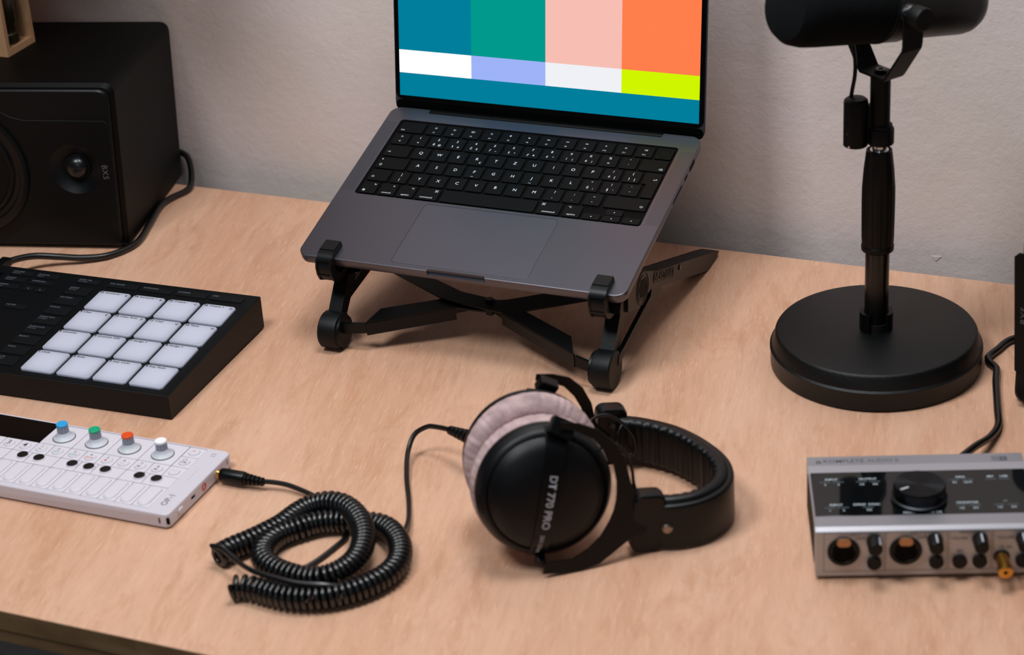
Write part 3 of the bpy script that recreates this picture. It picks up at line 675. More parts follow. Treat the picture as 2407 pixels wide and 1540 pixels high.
bm = B(); lathe(bm, [(0.0052, 0.0678), (0.0052, 0.0694), (0.0042, 0.0706), (0.0022, 0.0708), (0.0020, 0.0696)], 24); finish('yoke_screw', bm, M_TUBE, mic)
PZ = 0.1250
el = math.radians(11)
ax = (adir * math.cos(el) + Vector((0, 0, math.sin(el)))).normalized()      # towards the windscreen end
MM = Matrix.Translation((0, 0, PZ)) @ ax.to_track_quat('Z', 'Y').to_matrix().to_4x4()
bm = B(); lathe(bm, [(0.0290, 0.008), (0.0302, 0.012), (0.0305, 0.030), (0.0307, 0.072), (0.0303, 0.085), (0.0282, 0.095), (0.0240, 0.1010), (0.0150, 0.1040), (0.0, 0.1045)], 64, MM)
finish('foam_windscreen', bm, M_FOAM, mic)
bm = B(); lathe(bm, [(0.0308, 0.0060), (0.0313, 0.0070), (0.0313, 0.0095), (0.0304, 0.0110)], 64, MM); finish('windscreen_rim', bm, M_MATTE, mic)
bm = B(); lathe(bm, [(0.0, -0.0980), (0.0180, -0.0975), (0.0235, -0.0945), (0.0265, -0.0890), (0.0278, -0.0820), (0.0284, -0.0500), (0.0290, -0.0120), (0.0306, -0.0110), (0.0306, 0.0065)], 64, MM)
finish('body', bm, mat('mic_body', '0A0B0B', 0.38, 0.2), mic)
for s in (1, -1):
    p0 = Vector((0, 0, PZ)) + bdir * s * 0.0300; p1 = Vector((0, 0, PZ)) + bdir * s * 0.0378
    bm = B(); cyl(bm, p0, p1, 0.0085, 28, 0.0006); finish('pivot_washer', bm, M_CHROME if s > 0 else M_MATTE, mic)
    p2 = Vector((0, 0, PZ)) + bdir * s * 0.0500
    bm = B(); mwk = Matrix.Translation(p1) @ (p2 - p1).to_track_quat('Z', 'Y').to_matrix().to_4x4(); nn = 64
    rings = []
    for r, z in ((0.0092, 0), (0.0094, 0.0006), (0.0094, 0.0112), (0.0088, 0.0122), (0.0, 0.0122)):
        ring = []
        for i in range(nn):
            q = r * (0.98 if i % 2 and 0.0004 < z < 0.0115 else 1.0); ring.append(tuple(mwk @ Vector((q * math.cos(2*PI*i/nn), q * math.sin(2*PI*i/nn), z))))
        rings.append(ring)
    loft(bm, rings); finish('yoke_knob', bm, M_MATTE, mic, angle=50)
cpts = [HC + Vector((-0.005, 0.002, 0.044)), HC + Vector((-0.004, 0.003, 0.052)), HC + Vector((-0.0025, 0.005, 0.064)), HC + Vector((-0.003, 0.007, 0.076)), HC + Vector((-0.005, 0.008, 0.090)), HC + Vector((-0.006, 0.010, 0.105))]
bm = B(); tube(bm, catmull(cpts, 0.003), 0.0017, 10); finish('signal_cord', bm, M_CAB, mic)

# ------------------------------------------------------------------ studio speakers
def make_speaker(label, loc, rz, mirror=False, HT=0.176, lean=0.0092, rt=0.011):
    t = thing('studio_speaker', label, 'speaker', loc, (0, 0, rz), 'black studio monitors lying on their sides')
    D = 0.184; W2 = 0.255
    # local: origin = bottom front corner nearest the desk middle, x to the left is negative
    sgn = -1.0 if mirror else 1.0
    def Q(x, y, z): return (x * sgn, y, z)
    def outline(ins, y):
        pts = [(-W2 + ins, ins), (0.0 - ins, ins), (lean - ins, HT - ins), (-W2 + 0.004 + ins, HT - ins)]
        # round corners
        out = []
        r = [0.004, 0.010 if mirror else 0.004, rt, rt]
        n = len(pts)
        for i in range(n):
            p = Vector(pts[i]); a = (Vector(pts[i-1]) - p).normalized(); b = (Vector(pts[(i+1) % n]) - p).normalized()
            for k in range(6):
                q = k / 5; out.append(p + a * r[i] * (1-q)**2 + b * r[i] * q**2)
        return [Q(p.x, y, p.y) for p in out]
    bm = B(); loft(bm, [outline(0.0035, 0.0), outline(0.0, 0.004), outline(0.0, D - 0.004), outline(0.003, D)])
    cab = finish('cabinet', bm, M_SPK, t)
    bm = B(); loft(bm, [outline(0.0045, 0.001), outline(0.0045, -0.0035), outline(0.0060, -0.0050)])
    baf = finish('baffle', bm, M_SPKF, t)
    def ringm(cx, cz, y): return Matrix.Translation(Q(cx, y, cz)) @ Matrix.Rotation(PI/2, 4, 'X')
    # raised inner panel with the swoop round the woofer
    WX, WZ, WR = -0.158, 0.0865, 0.0800
    def panel(ins):
        pts = []
        x1 = -0.0035 - ins; zt = 0.1400 - ins; zb = 0.0310 + ins
        pts += [(x1 - 0.003, zb), (x1, zb + 0.003)] + [(x1 + 0.005, zt - 0.004), (x1 + 0.001, zt)]
        pts += [(-0.086, zt + 0.0005), (-0.100, zt + 0.004), (-0.113, zt + 0.012)]
        for i in range(9):
            a = math.radians(62 + 14.5 * i); pts.append((WX + (WR - ins) * math.cos(a), WZ + (WR - ins) * math.sin(a)))
        pts += [(-0.2480 + ins, 0.125), (-0.2480 + ins, 0.050)]
        for i in range(9):
            a = math.radians(182 + 14.5 * i); pts.append((WX + (WR - ins) * math.cos(a), max(0.009, WZ + (WR - ins) * math.sin(a))))
        pts += [(-0.113, zb - 0.012), (-0.103, zb - 0.004), (-0.090, zb)]
        return pts
    bm = B(); loft(bm, [[Q(x, y, z) for x, z in panel(i)] for i, y in ((0.0, -0.0045), (0.0, -0.0056), (0.0006, -0.0060))])
    pan = finish('inner_panel', bm, mat('panel_black', '060708', 0.5, spec=0.2), t)
    bm = B(); lathe(bm, [(0.0680, 0.0058), (0.0680, 0.0085), (0.0655, 0.0095), (0.0600, 0.0088), (0.0585, 0.0066), (0.0540, 0.0062), (0.0520, 0.0088), (0.0490, 0.0092), (0.0470, 0.0070)], 64, ringm(WX, WZ, 0.0), cap=False)
    cw = lambda: (lambda q: (lathe(q, [(0.0672, -0.03), (0.0672, 0.03)], 64, ringm(WX, WZ, 0.0)), q)[1])(B())
    cutr = lambda: (lambda q: (lathe(q, [(0.0262, -0.0010), (0.0262, 0.03)], 48, ringm(-0.0405, 0.0885, 0.0)), q)[1])(B())
    cut(cab, cw(), cutr()); cut(baf, cw(), cutr()); cut(pan, cw(), cutr())
    wf = finish('woofer_surround', bm, mat('surround_rubber', '050608', 0.38, spec=0.3), t)
    bm = B(); lathe(bm, [(0.0480, 0.0072), (0.0300, -0.0050), (0.0180, -0.0110), (0.0170, -0.0095), (0.0100, -0.0060), (0.0, -0.0048)], 48, ringm(WX, WZ, 0.0)); finish('woofer_cone', bm, M_CONE, wf)
    TX, TZ = -0.0405, 0.0885
    bm = B(); lathe(bm, [(0.0264, 0.0062), (0.0255, 0.0056), (0.0220, 0.0034), (0.0180, 0.0010), (0.0150, 0.0000), (0.0140, -0.0002)], 48, ringm(TX, TZ, 0.0), cap=False); tg = finish('tweeter_guide', bm, M_SPKF, t)
    bm = B(); lathe(bm, [(0.0142, -0.0001), (0.0138, 0.0014), (0.0130, 0.0006), (0.0120, 0.0006), (0.0112, 0.0030), (0.0095, 0.0056), (0.0070, 0.0074), (0.0035, 0.0086), (0.0, 0.0090)], 40, ringm(TX, TZ, 0.0)); finish('tweeter_dome', bm, M_DOME, tg)
    label3d('BX5', 0.0085, (0, 0, 0), pan, M_GREYTXT, mw=Matrix.Translation(Q(-0.0100, -0.0061, 0.0855)) @ Matrix.Rotation(PI/2, 4, 'X') @ Matrix.Rotation(-PI/2 if not mirror else PI/2, 4, 'Z'), name='lettering', spacing=1.1)
    return t
make_speaker('black studio speaker lying on its side under the wooden crate', (-0.4697, 0.2357, 0), math.radians(13.4))
make_speaker('black studio speaker cut off by the right picture edge', (0.4276, 0.1751, 0), math.radians(-16), mirror=True, HT=0.169, lean=-0.002, rt=0.016)

# ------------------------------------------------------------------ crate on the speaker, with two jars
cz = 0.1762
cr = thing('wooden_crate', 'small open pine crate standing on top of the left speaker', 'crate', (-0.6090, 0.2778, cz))
for nm, (x0, y0, z0, x1, y1, z1) in {'front_board': (-0.13, 0, 0, 0, 0.0050, 0.22), 'back_board': (-0.13, 0.0430, 0, 0, 0.0480, 0.22), 'bottom_board': (-0.13, 0.0052, 0, 0, 0.0428, 0.0070), 'end_board': (-0.13, 0.0052, 0.0072, -0.124, 0.0428, 0.22)}.items():
    bm = B(); box(bm, x0, y0, z0, x1, y1, z1); finish(nm, bm, M_CRATE, cr, smooth=False)
for i, (x, lab) in enumerate(((-0.019, 'dark olive glass jar at the open end of the crate'), (-0.075, 'dark olive glass jar deeper inside the crate'))):
    j = thing('glass_jar', lab, 'jar', (-0.6090 + x, 0.2778 + 0.0225, cz + 0.0072), None, 'jars in the wooden crate')
    bm = B(); lathe(bm, [(0.0150, 0), (0.0165, 0.0015), (0.0165, 0.0100), (0.0150, 0.0118), (0.0150, 0.0200), (0.0162, 0.0220), (0.0162, 0.0560), (0.0120, 0.0680), (0.0100, 0.0720)], 28); finish('jar_body', bm, M_OLIVE, j)
    bm = B(); lathe(bm, [(0.0112, 0.0700), (0.0118, 0.0710), (0.0118, 0.0850), (0.0108, 0.0860)], 28); finish('jar_lid', bm, M_LID, j)

# ------------------------------------------------------------------ pad controller
MC = (-0.2428, -0.0591, 0); ma = 0.0337
pc = thing('pad_controller', 'black music controller with sixteen white square pads', 'music controller', MC, (0, 0, ma))
H0, H1, PD, PW = 0.0235, 0.0331, 0.1763, 0.320
def hy(y): return H0 + (H1 - H0) * y / PD
bm = B(); e = 0.0005
vv = [(-PW, 0, 0.0016), (0, 0, 0.0016), (0, PD, 0.0016), (-PW, PD, 0.0016)]
loft(bm, [vv, [(x, y, hy(y) - e) for x, y, z in vv], [(x + (e if x < -0.1 else -e), y + (e if y < 0.1 else -e), hy(y)) for x, y, z in vv]])
body = finish('body', bm, [M_MSIDE, M_MTOP], pc, smooth=False)
for f in body.data.polygons:
    if f.normal.z > 0.9: f.material_index = 1
bm = B()
slab(bm, -PW + 0.008, 0.008, -0.008, PD - 0.008, 0.0, 0.0016, r=0.003, bev=0); finish('foot_mat', bm, M_RUBBER, pc)
sl = math.atan((H1 - H0) / PD)
TOP = Matrix.Translation((0, 0, H0)) @ Matrix.Rotation(sl, 4, 'X')
pm = bpy.data.materials.new('lit_pad'); pm.use_nodes = True; nt = pm.node_tree; N = nt.nodes; L = nt.links
pb = N['Principled BSDF']; pb.inputs['Base Color'].default_value = lin('A6A9BA'); pb.inputs['Roughness'].default_value = 0.5
uvn = N.new('ShaderNodeTexCoord'); sp = N.new('ShaderNodeSeparateXYZ'); L.new(uvn.outputs['Generated'], sp.inputs[0])
def mth(op, a, b=None):
    x = N.new('ShaderNodeMath'); x.operation = op
    for i, v in enumerate((a, b)):
        if v is None: continue
        if isinstance(v, float): x.inputs[i].default_value = v
        else: L.new(v, x.inputs[i])
    return x.outputs[0]
dx = mth('ABSOLUTE', mth('SUBTRACT', sp.outputs[0], 0.5)); dy = mth('ABSOLUTE', mth('SUBTRACT', sp.outputs[1], 0.5))
dd = mth('ADD', mth('POWER', mth('MULTIPLY', dx, 2.0), 4.0), mth('POWER', mth('MULTIPLY', dy, 2.0), 4.0))
gl = N.new('ShaderNodeMapRange'); gl.inputs[1].default_value = 0.0; gl.inputs[2].default_value = 1.0; gl.inputs[3].default_value = 0.22; gl.inputs[4].default_value = 0.0
L.new(dd, gl.inputs[0]); L.new(gl.outputs[0], pb.inputs['Emission Strength']); pb.inputs['Emission Color'].default_value = lin('E8E8F2')
names = [['1 Undo', '2 Redo', '3 Step Undo', '4 Step Redo'], ['5 Quantize', '6 Quantize 50%', '7 Nudge <', '8 Nudge >'], ['9 Clear', '10 Clear Auto', '11 Copy', '12 Paste'], ['13 Semitone -', '14 Semitone +', '15 Octave -', '16 Octave +']]
lets = {2: 'EFGH', 3: 'ABCD'}
for j in range(4):
    for i in range(4):
        x0 = (-153.8 + 36.5 * i) / 1000; y0 = (8.0 + 36.35 * j) / 1000; S = 0.0334; c = 0.0022
        bm = B()
        def octo(ins): 
            a, b2, c2, d = x0 + ins, y0 + ins, x0 + S - ins, y0 + S - ins
            return [(a + c, b2), (c2 - c, b2), (c2, b2 + c), (c2, d - c), (c2 - c, d), (a + c, d), (a, d - c), (a, b2 + c)]
        loft(bm, [[(x, y, z) for x, y in octo(q)] for q, z in ((0, -0.0005), (0, 0.0013), (0.0004, 0.0019), (0.0012, 0.0021))])
        pad = finish('pad', bm, pm, pc, mw=TOP, angle=60)
        num, rest = names[j][i].split(' ', 1)
        a = label3d(num, 0.0040, (x0 + 0.0016, y0 + S - 0.0032, 0.00215), pad, M_DARKT, mw=TOP, align='LEFT', offset=0.00016)
        label3d(rest, 0.0040, (x0 + (0.0048 if len(num) == 1 else 0.0072), y0 + S - 0.0032, 0.00215), pad, M_DARKT, mw=TOP, align='LEFT', offset=0.00005)
        if j in lets: label3d(lets[j][i], 0.0038, (x0 + S - 0.0036, y0 + S - 0.0046, 0.00215), pad, M_DARKT, mw=TOP, offset=0.0001)
btns = [(-187.5, -163, 160.8, 168.6, 'FIXED VEL', '16 Levels'), (-153.7, -121.5, 160, 168, 'PAD MODE', ''), (-117.8, -85, 160, 168, 'KEYBOARD', ''), (-81, -48.5, 160, 168, 'CHORDS', ''), (-45, -11.5, 160, 168.3, 'STEP', ''),
        (-188, -163.3, 139, 153, 'SCENE', 'Section'), (-188, -163.3, 120.5, 134.6, 'PATTERN', ''), (-188, -163.3, 102.2, 116.3, 'EVENTS', ''), (-188, -163.3, 84, 98, 'VARIATION', 'Navigate'), (-188, -163.3, 66, 80, 'DUPLICATE', 'Double'),
        (-188, -163.3, 48.3, 62.3, 'SELECT', ''), (-188, -163.3, 30.5, 44, 'SOLO', ''), (-188, -163.3, 12.3, 26.3, 'MUTE', 'Choke'),
        (-260.5, -236.8, 162, 169.3, 'VOLUME', 'Velocity'), (-232.5, -208, 161.5, 168.8, 'PLUG-IN', 'Macro'), (-260.8, -237, 149.6, 157, 'SWING', 'Position'), (-232, -207.8, 149.2, 156.5, 'SAMPLING', ''), (-261, -237, 136.6, 144.2, 'TEMPO', 'Tune'),
        (-232, -221.5, 136.2, 143.8, '\u25c2', ''), (-219, -207.8, 136.2, 143.3, '\u25b8', ''), (-232, -208.7, 103.7, 111, 'NOTES', ''), (-261, -237, 103.7, 111, 'PERFORM', ''), (-290, -266, 103.7, 111, 'PITCH', ''),
        (-261, -237, 66, 80, '', ''), (-232, -208.7, 12.3, 26.3, 'REC', ''), (-261, -237, 12.3, 26.3, 'PLAY', '')]
for x0, x1, y0, y1, t1, t2 in btns:
    bm = B(); slab(bm, x0/1000, y0/1000, x1/1000, y1/1000, -0.0005, 0.0011, r=0.0005, bev=0.0002, n=2)
    bt = finish('button', bm, M_BTN, pc, mw=TOP)
    two = bool(t2)
    if t1 and ord(t1[0]) > 1000:
        s = -1 if ord(t1[0]) == 0x25c2 else 1; cx, cy = (x0 + x1)/2000, (y0 + y1)/2000
        bm = B(); bm.faces.new([bm.verts.new(p) for p in ((cx - s*0.0009, cy - 0.001, 0.00114), (cx - s*0.0009, cy + 0.001, 0.00114), (cx + s*0.0011, cy, 0.00114))]); finish('legend', bm, M_MTXT, bt, mw=TOP, smooth=False)
    elif t1:
        label3d(t1, 0.0031, (x0/1000 + 0.0012, y1/1000 - 0.0022, 0.00114), bt, M_MTXT, mw=TOP, align='LEFT', offset=0.00004)
        if two: label3d(t2, 0.0028, (x0/1000 + 0.0012, y1/1000 - 0.0051, 0.00114), bt, M_MTXT, mw=TOP, align='LEFT')
bm = B(); slab(bm, -0.312, 0.125, -0.2675, 0.163, -0.0004, 0.0002, r=0.0008, bev=0); finish('small_display', bm, M_SCRN, pc, mw=TOP)
bm = B(); lathe(bm, [(0.017, 0), (0.0165, 0.011), (0.0150, 0.0125), (0, 0.0125)], 40, TOP @ Matrix.Translation((-0.290, 0.075, 0))); finish('encoder_knob', bm, M_GRIP, pc)

# ------------------------------------------------------------------ portable synthesiser
OP = (-0.1531, -0.2122, 0); oa = 0.0025
op = thing('portable_synthesiser', 'slim white portable synthesiser with four coloured knobs', 'synthesiser', OP, (0, 0, oa))
OT = 0.0135
bm = B()
loft(bm, [[(x, y, z) for x, y in rrect(-0.282, 0, 0, 0.102, 0.0052, 8, i)] for i, z in ((0.0012, 0.0008), (0, 0.0020), (0, OT - 0.0012), (0.0004, OT - 0.0004), (0.0012, OT))])
ob = finish('body', bm, M_OPB, op)
c1 = B(); slab(c1, -0.2610, 0.0055, -0.0210, 0.0995, OT - 0.0012, OT + 0.01, r=0.0006, bev=0, n=2)
c2 = B(); prism(c2, rrect(0.0355, 0.0056, 0.0420, 0.0092, 0.0005, 2), -0.004, 0.01, lambda u, v, q: (q, u, v))
c3 = B(); prism(c3, rrect(0.0004, 0.0045, 0.0020, 0.0105, 0.0008, 3), -0.003, 0.01, lambda u, v, q: (q, u, v))
c4 = B(); prism(c4, rrect(0.0930, 0.0050, 0.0946, 0.0108, 0.0008, 3), -0.003, 0.01, lambda u, v, q: (q, u, v))
c5 = B(); prism(c5, rrect(-0.0092, 0.0040, -0.0074, 0.0100, 0.0008, 3), -0.01, 0.003, lambda u, v, q: (u, q, v))
cut(ob, c1, c2, c4, c5)
bm = B(); slab(bm, -0.2610, 0.0055, -0.0210, 0.0995, OT - 0.0016, OT - 0.0011, r=0.0006, bev=0, n=2); finish('key_bed', bm, M_OPG, op)
for (y0, y1, z0, z1) in ((0.0358, 0.0417, 0.0058, 0.0090), (0.0932, 0.0944, 0.0053, 0.0105)):
    bm = B(); prism(bm, rrect(y0, z0, y1, z1, 0.0004, 2), -0.0030, -0.0012, lambda u, v, q: (q, u, v)); finish('port_liner', bm, M_WELL, op)
bm = B(); prism(bm, rrect(0.0008, 0.0045, 0.0020, 0.0105, 0.0006, 3), -0.0030, 0.0001, lambda u, v, q: (q, u, v)); finish('strap_slot', bm, M_WELL, op)
bm = B(); prism(bm, rrect(-0.0090, 0.0042, -0.0076, 0.0098, 0.0006, 3), 0.0012, 0.0026, lambda u, v, q: (u, q, v)); finish('strap_slot', bm, M_WELL, op)
def jack(y, z, m):
    bm = B(); mwj = Matrix.Translation((0, y, z)) @ Matrix.Rotation(PI/2, 4, 'Y')
    lathe(bm, [(0.0032, -0.001), (0.0032, 0.0004), (0.0019, 0.0004), (0.0019, -0.0008)], 24, mwj); finish('jack_socket', bm, m, op)
jack(0.0556, 0.0075, mat('red_ring', 'C8452C', 0.4)); jack(0.0762, 0.0075, M_OPB)
bm = B(); prism(bm, rrect(0.0150, 0.0058, 0.0225, 0.0098, 0.0019, 5), -0.001, 0.0012, lambda u, v, q: (q, u, v)); finish('power_button', bm, M_OPK, op)
G = 0.0003; ZT = OT - 0.0001
def tile(x0, x1, y0, y1, parts=()):
    bm = B(); slab(bm, x0/1000 + G, y0/1000 + G, x1/1000 - G, y1/1000 - G, OT - 0.0011, ZT, r=0.0004, bev=0.00015, n=2)
    return finish('key_plate', bm, M_OPK, op)
def button(t, cx, cy, r=0.0047, m=M_OPK, h=0.0016, cap=None):
    bm = B(); lathe(bm, [(r + 0.0007, 0), (r + 0.0002, h*0.55), (r - 0.0003, h*0.9), (r - 0.0012, h), (0, h)], 28, Matrix.Translation((cx/1000, cy/1000, ZT)))
    bt = finish('button', bm, m, t)
    return bt
# white keys
for i in range(14):
    x1 = -21 - 16*i; t = tile(x1 - 16, x1, 5.8, 36.4)
    bm = B()
    def cap(ins, z):
        cx = (x1 - 8)/1000; hw = 0.0053 - ins; y0 = 0.0078 + ins; y1 = 0.0345 - ins; pts = []
        for k in range(13): a = PI + PI*k/12; pts.append((cx + hw*math.cos(a), y0 + 0.0053 + hw*math.sin(a)*1.0, z))
        for k in range(7): a = PI*k/6; pts.append((cx + hw*math.cos(a), y1 - 0.0022 + 0.0022*math.sin(a), z))
        return pts
    loft(bm, [cap(-0.0004, ZT), cap(0.0, ZT + 0.0011), cap(0.0004, ZT + 0.0016), cap(0.0011, ZT + 0.0018)])
    finish('button', bm, M_OPK, t)
# black key row
bounds = [-21, -47, -69.3, -95.8, -111.9, -133, -160.3, -181, -207.7, -223.8, -245]
discs = {0: [-37.2], 1: [-53.2], 2: [-85.5], 3: [-101.5], 4: [-117.5], 5: [-150], 6: [-166], 7: [-198], 8: [-214], 9: [-230]}
for i in range(len(bounds) - 1):
    t = tile(bounds[i+1], bounds[i], 36.5, 52)
    for x in discs[i]:
        b_ = button(t, x, 45.2, 0.0048, M_OPK, 0.0016)
        bm = B(); lathe(bm, [(0.0046, ZT + 0.0010), (0.0046, ZT + 0.00185), (0.0043, ZT + 0.0019), (0, ZT + 0.0019)], 28, Matrix.Translation((x/1000, 0.0452, 0))); finish('black_cap', bm, M_BLACKD, b_)
# numbered row
G1 = mat('green_print', '2F9E74', 0.6); R1m = mat('red_print', 'D0503C', 0.6); B1 = mat('blue_print', '5AA0D8', 0.6)
rowt = [('', '\u2019', B1), ('8', 'M2', M_DARKT), ('7', 'M1', M_DARKT), ('6', '\u2022\u2013\u2013', R1m), ('5', '\u25a0', R1m), ('4', 'DROP', R1m), ('3', 'LOOP', G1), ('2', 'OUT', G1), ('1', 'IN', G1), ('4', '', M_DARKT), ('3', '', M_DARKT), ('2', '', M_DARKT), ('1', '', M_DARKT), ('', '', M_DARKT)]
for i, (a, b2, m) in enumerate(rowt):
    x1 = -21 - 16*i; t = tile(x1 - 16, x1, 52, 68); bt = button(t, x1 - 8, 59.3)
    z = ZT + 0.00162; X = (x1 - 8)/1000
    if a and not b2: label3d(a, 0.0088, (X, 0.0590, z), bt, M_DARKT, offset=0.00002)
    else:
        if a: label3d(a, 0.0046, (X, 0.0612, z), bt, M_DARKT)
        if b2 and i: label3d(b2, 0.0028, (X, 0.0572, z), bt, m, offset=0.00005)
        if not i:
            for q in range(4): label3d('\u2022', 0.0030, (X - 0.0025 + 0.0016*q, 0.0590 + (0.0008 if q % 2 else 0), z), bt, m)
for (y0, y1, s, m) in ((68, 84, '\u25ce', M_DARKT), (84, 99.3, '/', R1m)):
    t = tile(-37, -21, y0, y1); bt = button(t, -29, y0 + 7.4)
    z = ZT + 0.00162
    if y0 == 68:
        bm = B(); lathe(bm, [(0.0019, z), (0.0015, z)], 20, Matrix.Translation((-0.029, 0.0772, 0)), cap=False); finish('legend', bm, m, bt)
        label3d('COM', 0.0026, (-0.029, 0.0734, z), bt, m, offset=0.00005)
    else:
        label3d('\u2197', 0.0042, (-0.029, 0.0912, z), bt, m, offset=0.0001)
# knobs
for i, (cx, hexc, nm) in enumerate(((-53.2, 'F4F4F8', 'white'), (-85.2, 'E0501E', 'orange'), (-117, '12A578', 'green'), (-149, '2C9FDC', 'blue'))):
    x1 = -37.2 - 32*i; t = tile(x1 - 32, x1, 68, 99.3)
    kp = Matrix.Translation(((x1 - 16)/1000, 0.0815, ZT)); k_ = cx
    bm = B(); lathe(bm, [(0.0098, 0.0), (0.0098, 0.0002), (0.0094, 0.00025)], 40, kp); finish('knob_shadow_gap', bm, M_OPG, t)
    bm = B(); lathe(bm, [(0.0092, 0.0002), (0.0092, 0.0008), (0.0082, 0.0016), (0.0066, 0.0028), (0.0056, 0.0042), (0.0052, 0.0056)], 40, kp); kb = finish('encoder_knob', bm, mat('knob_base', 'C9CCD4', 0.45), t, label='%s-topped rotary knob' % nm)
    bm = B(); n = 48; rings = []
    for r, z in ((0.0053, 0.0050), (0.0050, 0.0055), (0.00475, 0.0120)):
        rings.append([tuple(kp @ Vector((r * (1 - (0.09 if i2 % 4 == 0 else 0)) * math.cos(2*PI*i2/n), r * (1 - (0.09 if i2 % 4 == 0 else 0)) * math.sin(2*PI*i2/n), z))) for i2 in range(n)])
    loft(bm, rings); finish('knob_grip', bm, M_OPKN, kb, angle=15)
    bm = B(); lathe(bm, [(0.0049, 0.0117), (0.0050, 0.0121), (0.0050, 0.0134), (0.0046, 0.0138), (0, 0.0138)], 32, kp); finish('knob_cap', bm, mat('cap_' + nm, hexc, 0.4), kb)
bm = B(); slab(bm, -0.2290, 0.0683, -0.1655, 0.0992, OT - 0.0011, OT + 0.0001, r=0.0006, bev=0.0001, n=2); finish('display', bm, M_SCRN, op)
t = tile(-261, -229.3, 68, 99.3)
for r in (0.011, 0.009, 0.007, 0.005):
    bm = B(); lathe(bm, [(r, ZT), (r, ZT + 0.0003), (r - 0.001, ZT + 0.0003), (r - 0.001, ZT)], 32, Matrix.Translation((-0.245, 0.0835, 0)), cap=False); finish('speaker_ring', bm, M_OPKN, t)
for y0, y1 in ((5.8, 36.4), (36.5, 52), (52, 68)): button(tile(-261, -245, y0, y1), -253, (y0 + y1)/2)
label3d('OP-1', 0.0078, (-0.0118, 0.0212, OT + 0.00006), op, M_DARKT, rotz=PI/2, name='lettering', spacing=1.05)
for i in range(5):
    bm = B(); lathe(bm, [(0.00035, OT), (0.00035, OT + 0.00006)], 8, Matrix.Translation((-0.0125, 0.0525 + 0.0042*i, 0))); finish('level_light', bm, M_DARKT, op)
for i in range(4):
    bm = B(); lathe(bm, [(0.0006, OT), (0.0006, OT + 0.00006)], 10, Matrix.Translation((-0.0128 + 0.0024*(i % 2), 0.0912 + 0.0030*(i//2), 0))); finish('microphone_hole', bm, M_DARKT, op)

# ------------------------------------------------------------------ audio interface
IA = math.radians(19.5)
ifc = thing('audio_interface', 'silver and black audio interface box with big volume knob', 'audio interface', (0.3444, -0.1253, 0), (0, 0, IA))
IW, ID, IH = 0.162, 0.1040, 0.0422
side = [(0.0, 0.0030), (0.0004, 0.0396), (0.0010, IH - 0.0016), (0.0052, IH), (0.0190, IH), (0.0203, IH - 0.0014), (0.0815, IH - 0.0018), (0.0905, IH), (0.1035, IH), (0.1040, IH - 0.0005), (0.1040, 0.0030)]
bm = B(); loft(bm, [[(x, y, z) for y, z in side] for x in (0.0, IW)])
sh = finish('shell', bm, [M_SILV, M_FACE], ifc, smooth=False)
for f in sh.data.polygons:
    if abs(f.normal.z) < 0.5: f.material_index = 1
bm = B()
slab(bm, 0.0012, 0.0204, IW - 0.0012, 0.0814, IH - 0.0014, IH - 0.0006, r=0.0006, bev=0.0002, n=2); ac = finish('top_panel', bm, M_ACR, ifc)
bm = B(); box(bm, -0.0004, 0.0120, 0.0070, 0.0, 0.0900, 0.0360); finish('side_vent', bm, M_WELL, ifc, smooth=False)
for x in (0.012, IW - 0.012):
    for y in (0.012, 0.092):
        bm = B(); lathe(bm, [(0.0055, 0), (0.0055, 0.0032)], 20, Matrix.Translation((x, y, 0))); finish('foot', bm, M_RUBBER, ifc)
zt = IH + 0.00006
bm = B(); lathe(bm, [(0.0020, zt), (0.0010, zt)], 20, Matrix.Translation((0.0085, 0.0955, 0)), cap=False); finish('lettering', bm, M_DARKT, ifc)
label3d('KOMPLETE', 0.0064, (0.0118, 0.0965, zt), ifc, mat('grey_blue_print', '4A4F5A', 0.6), name='lettering', align='LEFT', offset=0.00008)
label3d('AUDIO 6', 0.0060, (0.0452, 0.0965, zt), ifc, MATS['grey_blue_print'], name='lettering', align='LEFT')
bm = B()
o1 = rrect(0.1385, 0.0925, 0.1500, 0.0988, 0.001, 3); o2 = rrect(0.1385, 0.0925, 0.1500, 0.0988, 0.001, 3, 0.0005)
loft(bm, [[(x, y, zt) for x, y in oo] for oo in (o1, o2)], cap=False)
box(bm, 0.1444, 0.0928, zt - 0.0001, 0.1497, 0.0985, zt + 0.00002)
finish('logo', bm, MATS['grey_blue_print'], ifc, smooth=False)
label3d('N', 0.0052, (0.1417, 0.0956, zt + 0.00004), ifc, MATS['grey_blue_print'], name='lettering', offset=0.0001); label3d('I', 0.0052, (0.1470, 0.0956, zt + 0.00006), ifc, M_SILV, name='lettering', offset=0.0001)
M_LBL = mat('pale_print', 'B9C6CE', 0.6); za = IH - 0.00054
def alab(s, x, y, size=0.0034):
    label3d(s, size, (x/1000, y/1000, za), ac, M_LBL, name='lettering', offset=0.00006)
def abar(x0, x1, y):
    bm = B(); box(bm, x0/1000, y/1000 - 0.00045, za - 0.0002, x1/1000, y/1000 + 0.00045, za); finish('indicator', bm, mat('indicator_dim', '4E5A60', 0.5), ac, smooth=False)
for nm, x, y, a, b2 in (('INPUT', 16.3, 71, '3', '4'), ('OUTPUT', 43.4, 71, '1/2', '3/4'), ('MIDI', 112, 71, 'IN', 'OUT'), ('INPUT', 17.4, 35.3, '1', '2'), ('MONITOR', 113, 35.3, '1/2', '3/4'), ('\u25e0', 140.5, 35.6, '1/2', '3/4')):
    alab(nm, x, y); abar(x - 9, x - 0.9, y - 3.6); abar(x + 0.9, x + 9, y - 3.6); alab(a, x - 5, y - 7.4, 0.0030); alab(b2, x + 5, y - 7.4, 0.0030)
alab('48V', 134, 71); alab('USB', 144, 71); abar(130, 138, 67.4); abar(140, 148, 67.4)
